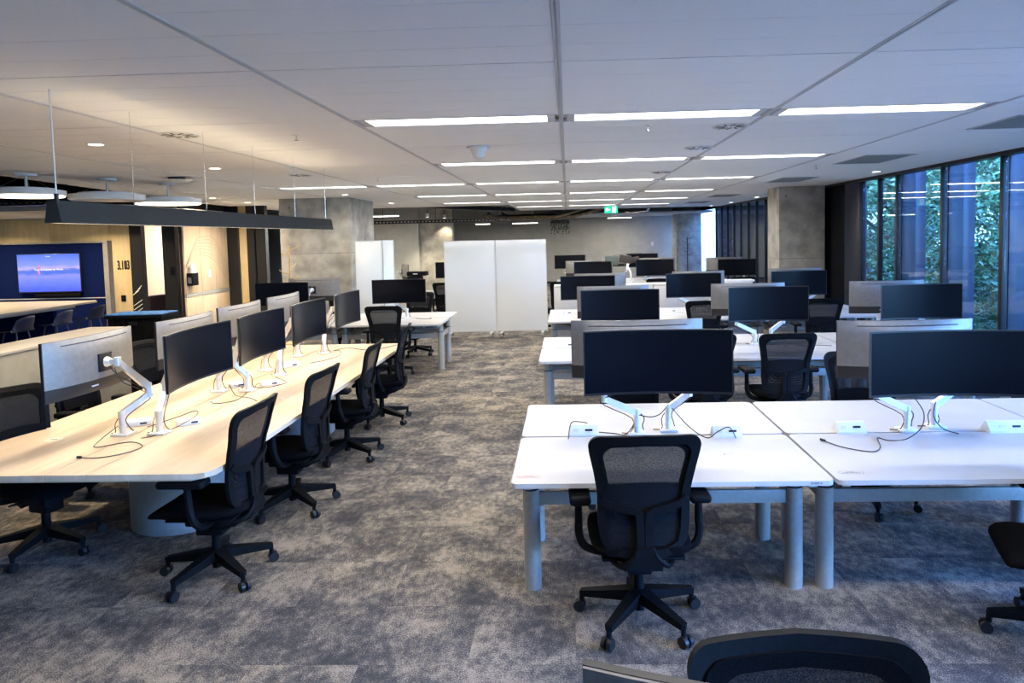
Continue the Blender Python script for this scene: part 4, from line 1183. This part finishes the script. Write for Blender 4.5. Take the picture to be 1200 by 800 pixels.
tubelight('short bright batten under the exposed service tray', -3.0, 24.3, 2.42, .5, 40, (1, .93, .78), lamp_on)
tubelight('batten light beyond the bulkhead on the right', 2.0, 26.2, 2.58, .9, 40, (1, .93, .78), lamp_on)
def spot_can(label, x, y, z, watts):
    t = thing('spot_can', label, 'spotlight', (x, y, z), 0, 'small white spot cans')
    MB().cyl((0, 0, 0), (0, 0, .11), .05, seg=14).build('can', white_pl, t); MB().cyl((0, 0, -.004), (0, 0, .0), .042, seg=14).build('lens', lamp_on, t)
    MB().cyl((0, 0, .11), (0, 0, 3.6-z), .008, seg=6).build('stem', black_met, t)
    l = bpy.data.lights.new('lamp', 'SPOT'); l.energy = watts; l.color = (1, .85, .6); l.spot_size = math.radians(95); l.spot_blend = .5; l.shadow_soft_size = .04
    o = bpy.data.objects.new('lamp', l); COL.objects.link(o); o.parent = t; o.location = (0, 0, -.02)
spot_can('white spot can in the open ceiling near the black trunking', -4.35, 21.2, 2.62, 150)
spot_can('white spot can washing the dark pier on the back wall', -3.95, 21.95, 2.60, 45)
spot_can('white spot can lighting the left back wall', -6.3, 20.6, 2.65, 160)

# pendant beam over the maple desk
t = thing('beam_pendant', 'long charcoal trapezoid beam lamp hanging over the maple desk', 'pendant lamp', (-2.775, 3.62, 2.08))
LP = 4.28
b = MB()
for s in (-1, 1):
    b.bm.faces.new([b.bm.verts.new(p) for p in ((s*.048, 0, 0), (s*.048, LP, 0), (s*.026, LP, .122), (s*.026, 0, .122))])
    b.bm.faces.new([b.bm.verts.new(p) for p in ((s*.044, 0, 0), (s*.044, LP, 0), (s*.024, LP, .118), (s*.024, 0, .118))])
    b.bm.faces.new([b.bm.verts.new(p) for p in ((s*.048, 0, 0), (s*.044, 0, 0), (s*.044, LP, 0), (s*.048, LP, 0))])
b.span(-.033, .033, 0, LP, .060, .066)
b.prof([(-.0475, .001), (.0475, .001), (.026, .121), (-.026, .121)], -.006, .002, 'y'); b.prof([(-.0475, .001), (.0475, .001), (.026, .121), (-.026, .121)], LP-.002, LP+.006, 'y')
b.build('felt_housing', felt_dk, t)
MB().span(-.038, .038, .01, LP-.01, .012, .020).build('diffuser', lamp_warm, t)
for k, y in enumerate((-.13, .70, 1.58, 2.40, 3.30, 4.18)):
    y = min(max(y, .03), LP-.03)
    w_ = MB().cyl((0, y, .1225), (0, y, .735), .0018 if k else .004, seg=6).build('suspension_wire', chrome if k else white_pl, t)
    if k == 0: MB().cyl((0, y, .1225), (0, y, .16), .012, seg=8).build('gland', black_met, w_)
area_light('lamp', (0, LP/2, .006), .07, LP-.1, PENDANT_W, (1, .86, .64), parent=t)
area_light('uplight', (0, LP/2, .085), .035, LP-.1, 4.5, (1, .78, .48), rot=(PI, 0, 0), parent=t)
MB().span(-.020, .020, .05, LP-.05, .072, .078).build('top_diffuser', lamp_warm, t)

# round disc pendants
def disc(label, x, y, z, r, lit, zc=CEIL):
    t = thing('disc_pendant', label, 'pendant lamp', (x, y, z), 0, 'round white disc pendants')
    b = MB(); b.cyl((0, 0, 0), (0, 0, .06), r, seg=48); b.cyl((0, 0, .06), (0, 0, .085), r*.75, seg=40); b.build('drum', white_pl, t)
    MB().cyl((0, 0, -.012), (0, 0, -.001), r*.95, seg=48).build('diffuser', lamp_warm if lit else white_pl, t)
    MB().cyl((0, 0, .085), (0, 0, zc-z-.03), .014, seg=8).build('stem', white_pl, t)
    MB().cyl((0, 0, zc-z-.03), (0, 0, zc-z), .11, seg=20).build('canopy', white_pl, t)
    for k in range(3):
        a = k*2.1; MB().cyl((.03*math.cos(a), .03*math.sin(a), zc-z-.03), (r*.7*math.cos(a), r*.7*math.sin(a), .085), .0015, seg=4).build('wire', chrome, t)
    if lit:
        area_light('lamp', (0, 0, -.02), r*1.8, r*1.8, 14, (1, .84, .60), parent=t, shape='DISK')
disc('glowing white disc pendant at the left edge of the frame', -6.20, 7.70, 2.545, .38, True)
disc('unlit white disc pendant between the two glowing ones', -5.80, 8.50, 2.535, .42, False)
disc('glowing white disc pendant partly behind the charcoal beam lamp', -5.54, 9.38, 2.52, .42, True)

def air_disc(label, x, y):
    t = thing('ceiling_diffuser', label, 'air vent', (x, y, CEIL), 0, 'round swirl air vents')
    MB().cyl((0, 0, -.006), (0, 0, 0), .15, seg=32).build('plate', white_pl, t)
    b = MB()
    for k in range(10):
        a = 2*PI*k/10; b.bar((.05*math.cos(a), .05*math.sin(a), -.0065), (.13*math.cos(a+.35), .13*math.sin(a+.35), -.0065), .018, .003)
    b.build('slot', black_met, t)
air_disc('round slotted air vent above the beam lamp', -3.0, 5.28)
air_disc('round slotted air vent right of the centre lights, first row', 1.33, 5.60)
air_disc('round slotted air vent just behind the first row of lights', 1.33, 6.95)
air_disc('round slotted air vent in the third bay', 1.33, 9.6)
air_disc('small round air vent left, before the concrete column', -3.4, 8.7)
t = thing('ceiling_sensor', 'flat round sensor with dark collar on the left ceiling', 'sensor', (-4.96, 8.61, CEIL))
MB().cyl((0, 0, -.03), (0, 0, 0), .10, seg=20).build('collar', black_met, t); MB().cyl((0, 0, -.06), (0, 0, -.03), .13, .18, seg=28).build('cover', white_pl, t)
t = thing('wifi_access_point', 'white flared cone fitting hanging from the ceiling before the second light row', 'sensor', (-.82, 6.45, CEIL))
b = MB(); b.cyl((0, 0, -.012), (0, 0, 0), .11, seg=28); b.cyl((0, 0, -.10), (0, 0, -.012), .045, .085, seg=24); b.build('cone', white_pl, t); MB().cyl((0, 0, -.112), (0, 0, -.10), .035, seg=16).build('lens', white_edge, t)
def sprinkler(label, x, y):
    t = thing('sprinkler', label, 'sprinkler', (x, y, CEIL), 0, 'ceiling sprinklers')
    MB().cyl((0, 0, -.005), (0, 0, 0), .03, seg=16).build('rose', white_pl, t)
    b = MB(); b.cyl((0, 0, -.04), (0, 0, -.005), .006, seg=8); b.cyl((0, 0, -.043), (0, 0, -.04), .018, seg=12); b.build('head', chrome, t)
sprinkler('sprinkler head above the far half of the beam lamp', -2.15, 5.45)
sprinkler('sprinkler head between the first and second light rows', .65, 5.45)
sprinkler('sprinkler head before the right concrete column', 3.3, 9.2)
sprinkler('sprinkler head left, before the third light row', -2.6, 9.4)
def grille(label, x0, x1, y0, y1):
    t = thing('air_grille', label, 'air vent', ((x0+x1)/2, (y0+y1)/2, CEIL), 0, 'long grey ceiling grilles')
    w, d = x1-x0, y1-y0
    b = MB(); b.span(-w/2, w/2, -d/2, -d/2+.02, -.006, 0); b.span(-w/2, w/2, d/2-.02, d/2, -.006, 0); b.span(-w/2, -w/2+.02, -d/2, d/2, -.006, 0); b.span(w/2-.02, w/2, -d/2, d/2, -.006, 0); b.build('frame', rail_w, t)
    m_ = MATS.get('grille_grey') or mat('grille_grey', (.30, .31, .31), .6)
    MB().span(-w/2+.02, w/2-.02, -d/2+.02, d/2-.02, -.0015, 0).build('backing', m_, t)
    n = int(d/.03)
    b = MB()
    for k in range(n): yy = -d/2+.02+(k+.5)*(d-.04)/n; b.span(-w/2+.02, w/2-.02, yy-.005, yy+.005, -.005, -.0015)
    b.build('slats', m_, t)
grille('grey grille in the ceiling at the top right of the frame', 3.50, 4.10, 5.45, 6.15)
grille('grey grille in the ceiling behind the first one', 3.45, 4.05, 8.05, 9.05)
grille('grey grille in the ceiling in front of the right column', 3.45, 4.05, 11.1, 12.1)
grille('small grey grille beyond the right concrete column', 3.35, 3.95, 15.6, 16.6)
grille('farthest grey grille in the right ceiling', 3.35, 3.95, 18.8, 19.8)

t = thing('exit_sign', 'green exit sign with white arrow and running figure', 'sign', (1.13, 17.6, 2.59))
MB().box((0, 0, 0), (.34, .03, .185), bev=.004).build('box', green_sign, t)
b = MB(); b.box((-.075, -.017, 0), (.085, .004, .022)); 
for s in (-1, 1): b.bar((-.135, -.017, 0), (-.085, -.017, s*.045), .022, .004, upv=(0, 1, 0))
b.build('arrow', white_sign, t)
MB().box((.075, -.017, 0), (.09, .004, .145)).build('door_panel', white_sign, t)
b = MB(); b.cyl((.082, -.019, .045), (.082, -.024, .045), .012, seg=10)
for p, q in (((.08, .03), (.068, -.012)), ((.068, -.012), (.095, -.03)), ((.095, -.03), (.085, -.062)), ((.068, -.012), (.055, -.04)), ((.055, -.04), (.04, -.045)), ((.078, .022), (.10, .0)), ((.078, .022), (.05, .01))):
    b.bar((p[0], -.022, p[1]), (q[0], -.022, q[1]), .011, .003, upv=(0, 1, 0))
b.build('running_figure', green_sign, t)
for s in (-1, 1): MB().cyl((s*.12, 0, .0925), (s*.12, 0, .21), .003, seg=6).build('hanger', chrome, t)

# perforated trays, ducts, service tray, trailing plant in the open ceiling
def tray(label, p0, p1, z, holes=True, hz=3.6):
    L = math.dist(p0, p1); a = math.atan2(p1[1]-p0[1], p1[0]-p0[0])
    t = thing('cable_tray', label, 'cable tray', (p0[0], p0[1], z), a, 'black trays in the open ceiling')
    b = MB(); b.span(0, L, -.10, .10, -.01, 0); b.span(0, L, -.105, -.10, -.01, .02); b.span(0, L, .10, .105, -.01, .02); b.span(0, L, -.105, -.10, .055, .08); b.span(0, L, .10, .105, .055, .08)
    n = int(L/.10)
    for k in range(n+1): b.span(k*L/n-.022, k*L/n+.022, -.105, -.10, .02, .055)
    b.build('channel', black_met, t)
    o = MB().span(0, L, -.03, .03, .0, .03).build('cable_bundle', white_pl, t)
    for k in range(max(2, int(L/1.5))):
        x = .3+k*1.5
        MB().cyl((x, 0, .0), (x, 0, hz-z), .006, seg=5).build('hanger_rod', black_met, t)
tray('perforated black cable tray across the opening left of the whiteboards', (-8.5, 19.2), (-1.6, 19.2), 2.40)
tray('perforated black cable tray above the screen wall at the left edge', (-14, 9.6), (-7.4, 9.6), 2.56)
t = thing('duct', 'dark slanting duct in the open ceiling left of the whiteboards', 'duct', (0, 0, 0))
MB().bar((-4.6, 19.6, 2.92), (-1.7, 21.4, 2.80), .35, .12).build('run', black_met, t)
t = thing('service_tray', 'brown tangle of pipes and insulation on a tray below the back ceiling', 'pipes', (0, 0, 0))
brn = noise_on(mat('old_insulation', rough=.9), (.30, .22, .12), (.60, .48, .30), ns=8)
MB().span(-3.1, .35, 23.3, 23.9, 2.50, 2.53).build('shelf', grey_panel, t)
rnd = random.Random(4)
for k in range(9):
    x0 = rnd.uniform(-3.0, -2.2); x1 = rnd.uniform(-.3, .6); z = 2.56+.03*(k % 4)+.02*rnd.random(); y = 23.35+.06*k
    MB().tube([(x0, y, z+.12), (x0+.3, y, z), ((x0+x1)/2, y, z+rnd.uniform(-.0, .02)), (x1-.3, y, z), (x1+.6, y, z+.22)], rnd.uniform(.03, .06), seg=8).build('pipe', [brn, brn, grey_paint, black_met][k % 4], t)
for x in (-2.4, -1.2, -.2): MB().cyl((x, 23.6, 2.5), (x, 23.6, 3.6), .015, seg=6).build('hanger_rod', chrome, t)
t = thing('pipe_elbow', 'bright bent duct end beyond the exit sign', 'duct', (0, 0, 0))
MB().tube([(2.0, 23.6, 2.72), (2.25, 23.5, 2.68), (2.55, 23.4, 2.72), (2.75, 23.3, 2.80), (2.8, 23.2, 3.59)], .045, seg=10).build('run', chrome, t)
t = thing('hanging_plant', 'dark green trailing plant hanging under the service tray', 'plant', (-.25, 23.6, 2.46))
MB().box((0, 0, -.02), (.62, .25, .10), bev=.01).build('trough', black_met, t)
b = MB(); rnd = random.Random(9)
for k in range(420):
    x = rnd.uniform(-.33, .33); z = -.02-rnd.random()**1.6*(.42 if int(x*18) % 2 else .28); y = rnd.uniform(-.16, .16)
    u = Vector((rnd.gauss(0, .5), rnd.gauss(0, .5), -1)).normalized()*.035; v = Vector((rnd.gauss(0, 1), rnd.gauss(0, 1), .2)).normalized()*.016; p = Vector((x, y, z))
    q = [b.bm.verts.new(p-u), b.bm.verts.new(p+v), b.bm.verts.new(p+u), b.bm.verts.new(p-v)]; b.bm.faces.new(q)
o = b.build('foliage', leaf_dk, t); o['kind'] = 'stuff'
